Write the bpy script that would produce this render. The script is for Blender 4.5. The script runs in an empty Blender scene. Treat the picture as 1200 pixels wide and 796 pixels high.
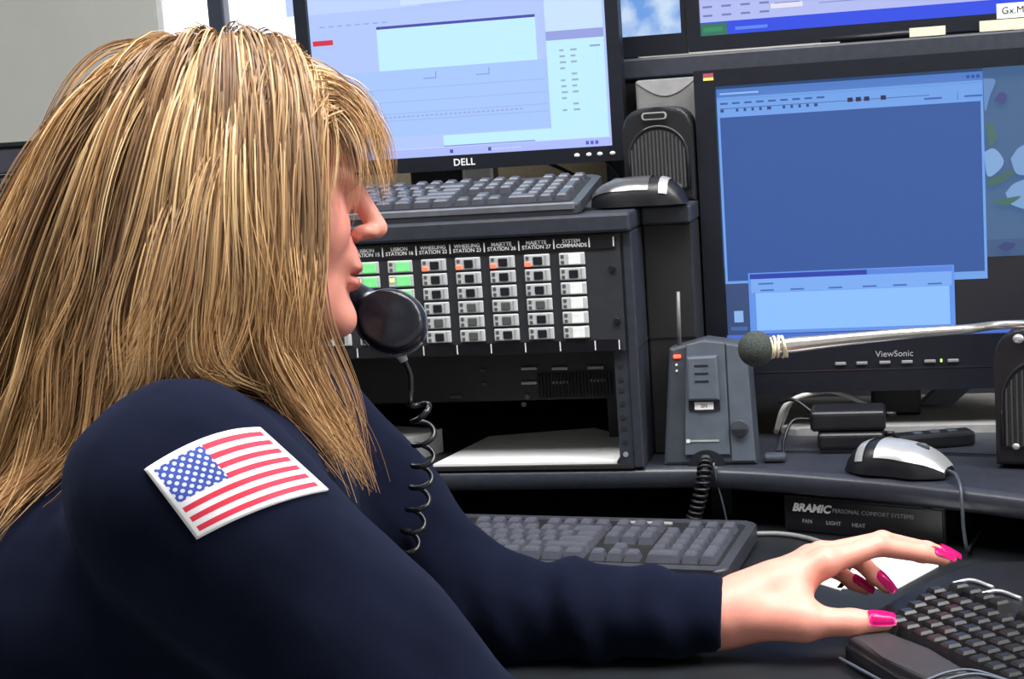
import bpy, bmesh, math, random
import numpy as np
from mathutils import Vector, Matrix

random.seed(7)
rng = np.random.default_rng(11)
scene = bpy.context.scene
COL = scene.collection
ZO = 0.812          # the raised shelf's top is z = 0 while building; everything is lifted so that the floor is z = 0

# ------------------------------------------------------------------ camera
FPX = 1860.0
CAM = np.array([0.307474, -1.773596, 0.416049])
CR = np.array([0.971329, 0.227928, -0.067595])
CU = np.array([0.032784, 0.153191, 0.987653])
CW = np.array([-0.235469, 0.961551, -0.141327])
cd = bpy.data.cameras.new('camera')
cd.sensor_width = 36.0
cd.lens = FPX * 36.0 / 1200.0
cd.clip_start = 0.02
cam = bpy.data.objects.new('camera', cd)
COL.objects.link(cam)
cam.matrix_world = Matrix(((CR[0], CU[0], -CW[0], CAM[0]), (CR[1], CU[1], -CW[1], CAM[1]),
                           (CR[2], CU[2], -CW[2], CAM[2] + ZO), (0, 0, 0, 1)))
scene.camera = cam

# ------------------------------------------------------------------ world, lights, exposure
w = bpy.data.worlds.new('sky_light')
scene.world = w
w.use_nodes = True
bg = w.node_tree.nodes['Background']
bg.inputs[0].default_value = (0.93, 0.97, 1.0, 1)
bg.inputs[1].default_value = 1.0
scene.view_settings.view_transform = 'Standard'
scene.view_settings.look = 'None'
scene.view_settings.gamma = 1.0
scene.view_settings.use_curve_mapping = False
scene.view_settings.exposure = 0.0

def area(name, loc, rot, sx, sy, power, color=(1, 1, 1)):
    l = bpy.data.lights.new(name, 'AREA')
    l.shape = 'RECTANGLE'; l.size = sx; l.size_y = sy; l.energy = power; l.color = color
    o = bpy.data.objects.new(name, l); COL.objects.link(o)
    o.location = loc; o.rotation_euler = rot
    return o
LAMPS = [((-0.35, -0.75, 1.74), 1.2, 0.6, 36.0), ((0.75, -0.35, 1.74), 1.2, 0.6, 30.0), ((1.75, -0.75, 1.74), 1.2, 0.6, 42.0)]  # third panel is an added light, brightening face and hand from the right
for (lc, sx, sy, pw) in LAMPS:
    area('ceiling_lamp_light', (lc[0], lc[1], lc[2] + ZO - 0.045), (0, 0, 0), sx, sy, pw, (1, 0.98, 0.95))
area('daylight_window', (-1.0, 1.10, 0.75 + ZO), (math.radians(-80), 0, 0), 1.0, 0.9, 12.0, (0.9, 0.96, 1.0))

# ------------------------------------------------------------------ pixel helpers (the photograph is 1200 x 796)
def ray(x, y): return CW + CR * ((x - 600) / FPX) + CU * ((398 - y) / FPX)
def atd(x, y, d): return CAM + ray(x, y) * d
def atZ(x, y, Z):
    d = ray(x, y); return CAM + d * ((Z - CAM[2]) / d[2])
def atY(x, y, Y):
    d = ray(x, y); return CAM + d * ((Y - CAM[1]) / d[1])

# ------------------------------------------------------------------ materials
MATS = {}
def mat(name, color=(0.5, 0.5, 0.5), rough=0.5, metal=0.0, var=0.12, scale=60.0, bump=0.0, bscale=400.0,
        emit=None, estr=1.0, attr=None, spec=0.5, sss=0.0, trans=0.0):
    if name in MATS: return MATS[name]
    m = bpy.data.materials.new(name); m.use_nodes = True
    nt = m.node_tree; N = nt.nodes; L = nt.links
    b = N['Principled BSDF']
    b.inputs['Roughness'].default_value = rough
    b.inputs['Metallic'].default_value = metal
    b.inputs['Specular IOR Level'].default_value = spec
    if trans: b.inputs['Transmission Weight'].default_value = trans
    tc = N.new('ShaderNodeTexCoord')
    if attr:
        a = N.new('ShaderNodeVertexColor'); a.layer_name = attr
        src = a.outputs['Color']
    else:
        c = N.new('ShaderNodeRGB'); c.outputs[0].default_value = (*color, 1); src = c.outputs[0]
    if var > 0:
        n = N.new('ShaderNodeTexNoise'); n.inputs['Scale'].default_value = scale; n.inputs['Detail'].default_value = 3
        L.new(tc.outputs['Object'], n.inputs['Vector'])
        mr = N.new('ShaderNodeMapRange'); mr.inputs['To Min'].default_value = 1 - var; mr.inputs['To Max'].default_value = 1 + var
        mr.inputs['From Min'].default_value = 0.3; mr.inputs['From Max'].default_value = 0.7
        L.new(n.outputs['Fac'], mr.inputs['Value'])
        mx = N.new('ShaderNodeVectorMath'); mx.operation = 'SCALE'
        L.new(src, mx.inputs[0]); L.new(mr.outputs[0], mx.inputs['Scale'])
        src = mx.outputs[0]
    L.new(src, b.inputs['Base Color'])
    if emit is not None:
        if emit == 'attr': L.new(src, b.inputs['Emission Color'])
        else: b.inputs['Emission Color'].default_value = (*emit, 1)
        b.inputs['Emission Strength'].default_value = estr
    if sss:
        b.inputs['Subsurface Weight'].default_value = sss
        b.inputs['Subsurface Radius'].default_value = (0.9, 0.35, 0.2)
        b.inputs['Subsurface Scale'].default_value = 0.006
    if bump > 0:
        n2 = N.new('ShaderNodeTexNoise'); n2.inputs['Scale'].default_value = bscale; n2.inputs['Detail'].default_value = 4
        L.new(tc.outputs['Object'], n2.inputs['Vector'])
        bp = N.new('ShaderNodeBump'); bp.inputs['Strength'].default_value = bump; bp.inputs['Distance'].default_value = 0.001
        L.new(n2.outputs['Fac'], bp.inputs['Height']); L.new(bp.outputs[0], b.inputs['Normal'])
    MATS[name] = m
    return m

def s2l(c): return tuple(((v / 255.0) / 12.92 if v / 255.0 <= 0.04045 else ((v / 255.0 + 0.055) / 1.055) ** 2.4) for v in c)

M_RACK = mat('rack_laminate', (0.026, 0.030, 0.044), 0.45, var=0.15, scale=90, bump=0.15)
M_RACKIN = mat('rack_interior_black', (0.012, 0.012, 0.014), 0.6)
M_SHELF = mat('shelf_charcoal', (0.026, 0.029, 0.042), 0.34, var=0.15, scale=120, bump=0.12)
M_DESK = mat('desk_dark_laminate', (0.009, 0.011, 0.014), 0.45, var=0.2, scale=40, bump=0.1)
M_BLACK = mat('black_plastic', (0.010, 0.0105, 0.014), 0.36, var=0.15, bump=0.08, spec=.4)
M_BEZEL = mat('black_bezel', (0.009, 0.0105, 0.017), 0.42, var=0.1, bump=0.05, spec=.25)
M_KEY = mat('dark_key_plastic', (0.030, 0.032, 0.042), 0.33, var=0.1)
M_KBCASE = mat('keyboard_case', (0.036, 0.039, 0.050), 0.4, var=0.1)
M_GREYP = mat('grey_plastic', (0.085, 0.104, 0.136), 0.45, var=0.1, bump=0.1)
M_DGREY = mat('dark_grey_plastic', (0.042, 0.050, 0.066), 0.45, var=0.1)
M_SILVER = mat('silver_plastic', (0.55, 0.56, 0.58), 0.28, metal=0.6, var=0.05)
M_CHROME = mat('brushed_metal_tube', (0.62, 0.60, 0.58), 0.25, metal=0.9, var=0.06)
M_BTN = mat('button_light_grey', (0.50, 0.52, 0.54), 0.4, var=0.08)
M_WHITE = mat('white_print', (0.75, 0.76, 0.78), 0.5, var=0.03)
M_PAPER = mat('white_paper', (0.80, 0.81, 0.83), 0.7, var=0.03)
M_CREAM = mat('cream_rubber', (0.62, 0.58, 0.44), 0.6)
M_FOAM = mat('grey_green_foam', (0.055, 0.065, 0.062), 0.95, var=0.35, scale=500, bump=0.8, bscale=900, spec=0.1)
M_WALL = mat('painted_wall', (0.545, 0.555, 0.53), 0.8, var=0.03, scale=5)
M_FLOOR = mat('carpet_floor', (0.10, 0.10, 0.11), 0.9, var=0.3, scale=80)
M_CEIL = mat('ceiling_paint', (0.7, 0.7, 0.68), 0.9, var=0.03)
M_TAN = mat('tan_fabric_panel', (0.21, 0.175, 0.115), 0.9, var=0.12, scale=300, bump=0.3)
M_LGREY = mat('light_grey_panel', (0.62, 0.62, 0.62), 0.7, var=0.05)
M_FRAME = mat('window_frame_dark', (0.035, 0.045, 0.075), 0.4)
M_RED = mat('red_led', (0.8, 0.05, 0.03), 0.4, emit=(1.0, 0.07, 0.03), estr=3.5)
M_REDDIM = mat('red_lit_lens', (0.6, 0.2, 0.18), 0.4, emit=(1.0, 0.12, 0.08), estr=0.7)
M_GREEN = mat('green_lit_lens', (0.15, 0.5, 0.2), 0.4, emit=(0.14, 0.55, 0.18), estr=0.7)
M_LIME = mat('green_led', (0.5, 0.9, 0.2), 0.4, emit=(0.6, 1.0, 0.15), estr=2.0)
M_WLIT = mat('white_lit_lens', (0.7, 0.72, 0.72), 0.4, emit=(0.9, 0.97, 0.95), estr=0.18)
M_LENS = mat('dark_lens', (0.016, 0.018, 0.024), 0.2)
M_LENSG = mat('grey_lens', (0.085, 0.09, 0.095), 0.3)
M_DISPLAY = mat('display_picture', attr='Col', rough=0.25, var=0.0, emit='attr', estr=1.0, spec=.12)
for l in list(M_DISPLAY.node_tree.links):
    if l.to_socket.name == 'Base Color': M_DISPLAY.node_tree.links.remove(l)
M_DISPLAY.node_tree.nodes['Principled BSDF'].inputs['Base Color'].default_value = (0.02, 0.02, 0.02, 1)

# ------------------------------------------------------------------ mesh helpers
def NB(): return bmesh.new()
def add_box(bm, lo, hi, bev=0.0, seg=2, M=None):
    lo = Vector(lo); hi = Vector(hi)
    r = bmesh.ops.create_cube(bm, size=1.0)
    vs = r['verts']
    for v in vs:
        v.co = Vector(((lo[i] + hi[i]) / 2 + v.co[i] * (hi[i] - lo[i]) for i in range(3)))
    if M is not None: bmesh.ops.transform(bm, matrix=M, verts=vs)
    if bev > 0:
        es = list({e for v in vs for e in v.link_edges})
        bmesh.ops.bevel(bm, geom=es, offset=bev, segments=seg, profile=0.5, affect='EDGES')
    return bm
def add_prism(bm, poly, z0, z1, M=None, bev=0.0, seg=2):
    n = len(poly)
    a = [bm.verts.new((p[0], p[1], z0)) for p in poly]
    b = [bm.verts.new((p[0], p[1], z1)) for p in poly]
    fs = [bm.faces.new(a[::-1]), bm.faces.new(b)]
    for i in range(n):
        fs.append(bm.faces.new((a[i], a[(i + 1) % n], b[(i + 1) % n], b[i])))
    if bev > 0:
        es = [e for e in fs[1].edges]
        bmesh.ops.bevel(bm, geom=es, offset=bev, segments=seg, profile=0.5, affect='EDGES')
    if M is not None:
        # bevel makes new verts: transform everything not yet moved
        bmesh.ops.transform(bm, matrix=M, verts=bm.verts[:])
    return bm
def frames(P):
    P = np.asarray(P, float); n = len(P)
    T = np.gradient(P, axis=0); T /= np.linalg.norm(T, axis=1, keepdims=True) + 1e-12
    up = np.array([0, 0, 1.0])
    if abs(T[0] @ up) > 0.9: up = np.array([1.0, 0, 0])
    u = up - T[0] * (T[0] @ up); u /= np.linalg.norm(u)
    U = [u]
    for i in range(1, n):
        u = U[-1] - T[i] * (T[i] @ U[-1]); u /= np.linalg.norm(u) + 1e-12; U.append(u)
    U = np.array(U); V = np.cross(T, U)
    return P, U, V
def add_tube(bm, pts, r, n=8, caps=True):
    P, U, V = frames(pts)
    R = np.broadcast_to(np.asarray(r, float), (len(P),))
    rings = []
    for i in range(len(P)):
        rings.append([bm.verts.new(P[i] + R[i] * (math.cos(2 * math.pi * k / n) * U[i] + math.sin(2 * math.pi * k / n) * V[i])) for k in range(n)])
    for i in range(len(P) - 1):
        for k in range(n):
            f = bm.faces.new((rings[i][k], rings[i][(k + 1) % n], rings[i + 1][(k + 1) % n], rings[i + 1][k])); f.smooth = True
    if caps:
        bm.faces.new(rings[0][::-1]); bm.faces.new(rings[-1])
    return bm
def add_ell(bm, c, r, M=None, u=20, v=12):
    res = bmesh.ops.create_uvsphere(bm, u_segments=u, v_segments=v, radius=1.0)
    mm = Matrix.Translation(Vector(c)) @ Matrix.Diagonal((*r, 1))
    if M is not None: mm = M @ mm
    bmesh.ops.transform(bm, matrix=mm, verts=res['verts'])
    for vv in res['verts']:
        for f in vv.link_faces: f.smooth = True
    return bm
def add_cyl(bm, a, b, r, n=16, r2=None):
    a = np.asarray(a, float); b = np.asarray(b, float)
    return add_tube(bm, [a, b], [r, r if r2 is None else r2], n)
def bez(pts, n=30):
    """Catmull-Rom through the points"""
    P = np.asarray(pts, float); Q = np.vstack([2 * P[0] - P[1], P, 2 * P[-1] - P[-2]])
    out = []
    m = len(P) - 1
    for t in np.linspace(0, m, n):
        i = min(int(t), m - 1); s = t - i
        p0, p1, p2, p3 = Q[i], Q[i + 1], Q[i + 2], Q[i + 3]
        out.append(0.5 * ((2 * p1) + (-p0 + p2) * s + (2 * p0 - 5 * p1 + 4 * p2 - p3) * s * s + (-p0 + 3 * p1 - 3 * p2 + p3) * s ** 3))
    return np.array(out)
def rrect(w, h, r, n=5):
    pts = []
    for cx, cy, a0 in ((w / 2 - r, h / 2 - r, 0), (-w / 2 + r, h / 2 - r, 90), (-w / 2 + r, -h / 2 + r, 180), (w / 2 - r, -h / 2 + r, 270)):
        for k in range(n + 1):
            a = math.radians(a0 + 90 * k / n); pts.append((cx + r * math.cos(a), cy + r * math.sin(a)))
    return pts

MW = {}
def thing(name, label, cat, loc, rotz=0.0, group=None, rot=None):
    o = bpy.data.objects.new(name, None); COL.objects.link(o)
    o.empty_display_size = 0.05
    m = Matrix.Translation(Vector(loc)) @ (rot.to_4x4() if rot is not None else Matrix.Rotation(rotz, 4, 'Z'))
    o.matrix_world = m; MW[o.name] = m
    o['label'] = label; o['category'] = cat
    if group: o['group'] = group
    return o
def tag(o, label, cat, group=None):
    o['label'] = label; o['category'] = cat
    if group: o['group'] = group
    return o
def struct(o):
    o['kind'] = 'structure'; return o
def part(name, bm, m, parent=None, world=True, label=None, smooth=None):
    me = bpy.data.meshes.new(name)
    if world and parent is not None:
        bmesh.ops.transform(bm, matrix=MW[parent.name].inverted(), verts=bm.verts[:])
    if smooth:
        for f in bm.faces: f.smooth = True
    bmesh.ops.recalc_face_normals(bm, faces=bm.faces[:])
    bm.to_mesh(me); bm.free()
    return mobj(name, me, m, parent, label)
def mobj(name, me, m, parent=None, label=None):
    if m is not None and len(me.materials) == 0: me.materials.append(m)
    o = bpy.data.objects.new(name, me); COL.objects.link(o)
    if parent is not None:
        o.parent = parent; MW[o.name] = MW[parent.name]
    else: MW[o.name] = Matrix.Identity(4)
    if label: o['label'] = label
    return o
def solo(name, bm, m, label, cat, loc, rotz=0.0, group=None, smooth=None):
    """a thing that is one mesh, its origin at loc; bm in world coordinates"""
    mw = Matrix.Translation(Vector(loc)) @ Matrix.Rotation(rotz, 4, 'Z')
    bmesh.ops.transform(bm, matrix=mw.inverted(), verts=bm.verts[:])
    o = part(name, bm, m, None, smooth=smooth)
    o.matrix_world = mw; MW[o.name] = mw
    return tag(o, label, cat, group)
def child(name, me, m, parent, loc=(0, 0, 0), rotz=0.0, scale=None, label=None):
    """child sharing mesh data, placed in the parent's own coordinates"""
    o = mobj(name, me, m, parent, label)
    o.location = loc; o.rotation_euler = (0, 0, rotz)
    if scale: o.scale = scale
    return o
def mesh_of(bm, name, m=None, smooth=False):
    me = bpy.data.meshes.new(name)
    if smooth:
        for f in bm.faces: f.smooth = True
    bmesh.ops.recalc_face_normals(bm, faces=bm.faces[:])
    bm.to_mesh(me); bm.free()
    if m: me.materials.append(m)
    return me
def text_mesh(body, size, align='CENTER', spacing=1.0, shear=0.0, thick=0.0002, bold=0.0):
    c = bpy.data.curves.new('lettering', 'FONT')
    c.body = body; c.size = size; c.align_x = align; c.align_y = 'CENTER'
    c.space_character = spacing; c.shear = shear; c.extrude = thick; c.offset = bold; c.resolution_u = 3
    c.space_line = 0.85
    o = bpy.data.objects.new('lettering', c); COL.objects.link(o)
    dg = bpy.context.evaluated_depsgraph_get()
    me = bpy.data.meshes.new_from_object(o.evaluated_get(dg))
    bpy.data.objects.remove(o); bpy.data.curves.remove(c)
    return me
def text(name, body, size, m, parent, org, xa, ya, **kw):
    """lettering at world point org, running along xa with its top towards ya"""
    me = text_mesh(body, size, **kw)
    xa = Vector(xa).normalized(); ya = Vector(ya).normalized(); za = xa.cross(ya)
    mm = Matrix(((xa[0], ya[0], za[0], org[0]), (xa[1], ya[1], za[1], org[1]), (xa[2], ya[2], za[2], org[2]), (0, 0, 0, 1)))
    me.transform(MW[parent.name].inverted() @ mm)
    me.materials.clear(); me.materials.append(m)
    return mobj(name, me, m, parent)
XA = (1, 0, 0); ZA = (0, 0, 1)

# ------------------------------------------------------------------ the room
def room():
    b = NB(); add_box(b, (-2.4, -2.6, -ZO - 0.05), (2.6, 1.3, -ZO)); struct(part('floor', b, M_FLOOR))
    b = NB(); add_box(b, (-2.4, -2.6, 1.76), (2.6, 1.3, 1.80)); struct(part('ceiling', b, M_CEIL))
    b = NB(); add_box(b, (-2.4, -2.6, -ZO), (-2.3, 1.3, 1.76)); struct(part('wall_left', b, M_WALL))
    b = NB(); add_box(b, (2.6, -2.7, -ZO), (2.7, 1.3, 1.76)); struct(part('wall_right', b, M_WALL))
    b = NB(); add_box(b, (-2.4, -2.7, -ZO), (2.6, -2.6, 1.76)); struct(part('wall_front', b, M_WALL))
    # back wall with a window opening
    wx0, wx1, wz0, wz1 = -1.105, -0.30, 0.50, 1.45
    Y0, Y1 = 1.2, 1.3
    b = NB()
    add_box(b, (-2.3, Y0, -ZO), (wx0, Y1, 1.76)); add_box(b, (wx1, Y0, -ZO), (2.6, Y1, 1.76))
    add_box(b, (wx0, Y0, -ZO), (wx1, Y1, wz0)); add_box(b, (wx0, Y0, wz1), (wx1, Y1, 1.76))
    struct(part('wall_back', b, M_WALL))
    wt = bpy.data.objects.new('window_1', None); COL.objects.link(wt); struct(wt)
    wt.location = ((wx0 + wx1) / 2, 1.25, wz0); MW[wt.name] = Matrix.Translation(wt.location)
    b = NB()
    for (a0, a1, c0, c1) in ((wx0, wx0 + .012, wz0, wz1), (wx1 - .04, wx1, wz0, wz1), (wx0, wx1, wz0, wz0 + .03), (wx0, wx1, wz1 - .03, wz1)):
        add_box(b, (a0, 1.21, c0), (a1, 1.28, c1))
    part('window_frame', b, M_WHITE, wt)
    b = NB(); add_box(b, (-1.0, 1.215, wz0), (-0.965, 1.275, wz1), 0.004); part('mullion', b, M_FRAME, wt)
    g = bpy.data.materials.new('glowing_window_glass'); g.use_nodes = True
    nt = g.node_tree; nt.nodes.clear()
    out = nt.nodes.new('ShaderNodeOutputMaterial'); mx = nt.nodes.new('ShaderNodeMixShader'); mx.inputs[0].default_value = 0.05
    t = nt.nodes.new('ShaderNodeBsdfTransparent'); gl = nt.nodes.new('ShaderNodeBsdfGlossy'); gl.inputs['Roughness'].default_value = 0.02
    nt.links.new(t.outputs[0], mx.inputs[1]); nt.links.new(gl.outputs[0], mx.inputs[2])
    em = nt.nodes.new('ShaderNodeEmission'); em.inputs[0].default_value = (.93, .97, 1, 1); em.inputs[1].default_value = 0.7  # the glass itself glows, standing in for bright daylight outside
    ad = nt.nodes.new('ShaderNodeAddShader'); nt.links.new(mx.outputs[0], ad.inputs[0]); nt.links.new(em.outputs[0], ad.inputs[1]); nt.links.new(ad.outputs[0], out.inputs[0])
    for (a0, a1) in ((wx0 + .012, -1.0), (-0.965, wx1 - .04)):
        b = NB(); add_box(b, (a0, 1.243, wz0 + .03), (a1, 1.247, wz1 - .03)); part('pane', b, g, wt)
    bl = bpy.data.materials.new('blind_fabric'); bl.use_nodes = True
    nt = bl.node_tree; pb = nt.nodes['Principled BSDF']; pb.inputs['Base Color'].default_value = (0.8, 0.86, 0.95, 1)
    tr = nt.nodes.new('ShaderNodeBsdfTranslucent'); tr.inputs[0].default_value = (0.9, 0.94, 1.0, 1)
    mx = nt.nodes.new('ShaderNodeMixShader'); mx.inputs[0].default_value = 0.75
    nt.links.new(pb.outputs[0], mx.inputs[1]); nt.links.new(tr.outputs[0], mx.inputs[2])
    nt.links.new(mx.outputs[0], nt.nodes['Material Output'].inputs[0])
    for k, x in enumerate((-0.90, -0.845, -0.70, -0.60)):
        b = NB(); add_box(b, (-0.018, -0.001, 0), (0.018, 0.001, wz1 - wz0 - .06), M=Matrix.Translation((x, 1.228, wz0 + .03)) @ Matrix.Rotation(0.5, 4, 'Z'))
        part('blind_slat', b, bl, wt)
    for i, (lc, sx, sy, pw) in enumerate(LAMPS):
        t = thing('ceiling_light', ('flat white ceiling light panel above the seated person', 'flat white ceiling light panel above the screens', 'ceiling light panel added at the right of the room to brighten the face')[i], 'ceiling light', lc, group='ceiling light panels')
        b = NB()
        for (x0, x1, y0, y1) in ((-sx / 2 - .03, -sx / 2, -sy / 2 - .03, sy / 2 + .03), (sx / 2, sx / 2 + .03, -sy / 2 - .03, sy / 2 + .03), (-sx / 2, sx / 2, -sy / 2 - .03, -sy / 2), (-sx / 2, sx / 2, sy / 2, sy / 2 + .03)):
            add_box(b, (lc[0] + x0, lc[1] + y0, lc[2] - .05), (lc[0] + x1, lc[1] + y1, lc[2] + .02))
        part('lamp_frame', b, M_WHITE, t)
        b = NB(); add_box(b, (lc[0] - sx / 2, lc[1] - sy / 2, lc[2] - .02), (lc[0] + sx / 2, lc[1] + sy / 2, lc[2] - .01))
        part('diffuser', b, mat('lamp_diffuser', (0.9, 0.9, 0.9), 0.6, emit=(1, 0.98, 0.95), estr=3.0), t)
room()

# ------------------------------------------------------------------ the console: desk, raised shelf, partition, upper shelf
DZ = -0.072
SHELF_FRONT = [(-1.0, 0.0), (-0.3, 0.0), (0.05, 0.0), (0.10, -0.006), (0.163, -0.022), (0.257, -0.058), (0.345, -0.101), (0.426, -0.147), (0.52, -0.205), (0.62, -0.272), (0.75, -0.36)]
def console():
    t = thing('desk', 'dark laminate corner desk surface under both lower keyboards', 'desk', (0.1, 0.0, -ZO))
    poly = [(-1.0, -0.28), (-0.34, -0.28), (-0.16, -0.335), (-0.085, -0.42), (-0.055, -0.56), (0.0, -0.61), (0.12, -0.62), (1.2, -0.62), (1.2, 0.62), (-1.0, 0.62)]
    b = NB(); add_prism(b, poly, DZ - 0.03, DZ, bev=0.004); part('desk_top', b, M_DESK, t)
    for (x, y) in ((-0.95, -0.2), (1.12, -0.52), (1.12, 0.55), (-0.95, 0.55)):
        b = NB(); add_box(b, (x - .03, y - .03, -ZO), (x + .03, y + .03, DZ - .03), .004); part('leg', b, M_BLACK, t)
    # raised shelf
    t = thing('raised_shelf', 'charcoal raised shelf with a rounded front edge curving towards the viewer', 'shelf', (0.1, 0.1, DZ))
    fr = bez([(x, y, 0) for x, y in SHELF_FRONT], 60)[:, :2]
    fr = np.vstack([[-1.0, 0.0], fr[fr[:, 0] > -0.9]])
    inner = fr.copy()
    T = np.gradient(fr, axis=0); T /= np.linalg.norm(T, axis=1, keepdims=True); Nn = np.stack([-T[:, 1], T[:, 0]], 1)
    inner = fr + Nn * 0.030
    # bullnose front trim
    prof = [(0.030, -0.0005), (0.010, 0.0), (0.004, -0.0016), (0.0, -0.006), (0.0, -0.020), (0.004, -0.025), (0.030, -0.025)]
    b = NB(); rings = []
    for i in range(len(fr)):
        rings.append([b.verts.new((fr[i][0] + Nn[i][0] * o, fr[i][1] + Nn[i][1] * o, z)) for o, z in prof])
    for i in range(len(fr) - 1):
        for k in range(len(prof)):
            f = b.faces.new((rings[i][k], rings[i][(k + 1) % len(prof)], rings[i + 1][(k + 1) % len(prof)], rings[i + 1][k])); f.smooth = k in (1, 2, 3, 4)
    b.faces.new(rings[0]); b.faces.new(rings[-1][::-1])
    part('front_trim', b, M_SHELF, t)
    i2 = fr + Nn * 0.0315
    poly = [tuple(p) for p in i2] + [(1.2, -0.36), (1.2, 0.60), (-1.0, 0.60)]
    b = NB(); add_prism(b, poly, -0.025, -0.001); part('shelf_top', b, M_SHELF, t)
    # rear riser line (slightly raised back half of the shelf on the right)
    b = NB(); add_prism(b, [(0.165, 0.072), (0.28, 0.062), (0.42, 0.03), (0.60, -0.06), (0.9, -0.2), (1.2, -0.3), (1.2, 0.595), (0.165, 0.595)], -0.001, 0.0035, bev=0.001)
    part('shelf_inlay', b, M_SHELF, t)
    for x in (-0.9, -0.35, 0.10, 0.70, 1.1):
        b = NB(); add_box(b, (x - .012, 0.06, DZ), (x + .012, 0.58, -0.025)); part('support', b, M_BLACK, t)
    b = NB(); add_box(b, (-1.0, 0.30, DZ), (1.2, 0.31, -0.025)); part('back_panel', b, M_BLACK, t)
    # fabric partition behind the console
    t = thing('partition', 'tan fabric partition behind the computer screens', 'partition', (0.1, 0.66, -ZO))
    b = NB(); add_box(b, (-0.86, 0.645, -ZO + .05), (1.3, 0.675, 0.43), .004); part('fabric_panel', b, M_TAN, t)
    b = NB(); add_box(b, (-0.87, 0.640, 0.43), (1.31, 0.680, 0.445), .003); part('top_rail', b, M_BLACK, t)
    for x in (-0.80, 1.24):
        b = NB(); add_box(b, (x - .04, 0.50, -ZO), (x + .04, 0.82, -ZO + .05), .004); part('foot', b, M_BLACK, t)
    # upper shelf that carries the upper screens
    t = thing('upper_shelf', 'narrow dark upper shelf carrying the two upper monitors', 'shelf', (0.4, 0.45, 0.0))
    b = NB(); add_box(b, (-0.10, 0.275, 0.447), (1.1, 0.63, 0.474), .003); part('shelf_board', b, M_RACK, t)
    for x in (-0.06, 1.05):
        z0 = 0.2975 if x < 0.02 else 0.004
        b = NB(); add_box(b, (x - .015, 0.40, z0), (x + .015, 0.60, 0.447), .002); part('upright', b, M_RACK, t)
console()

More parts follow.
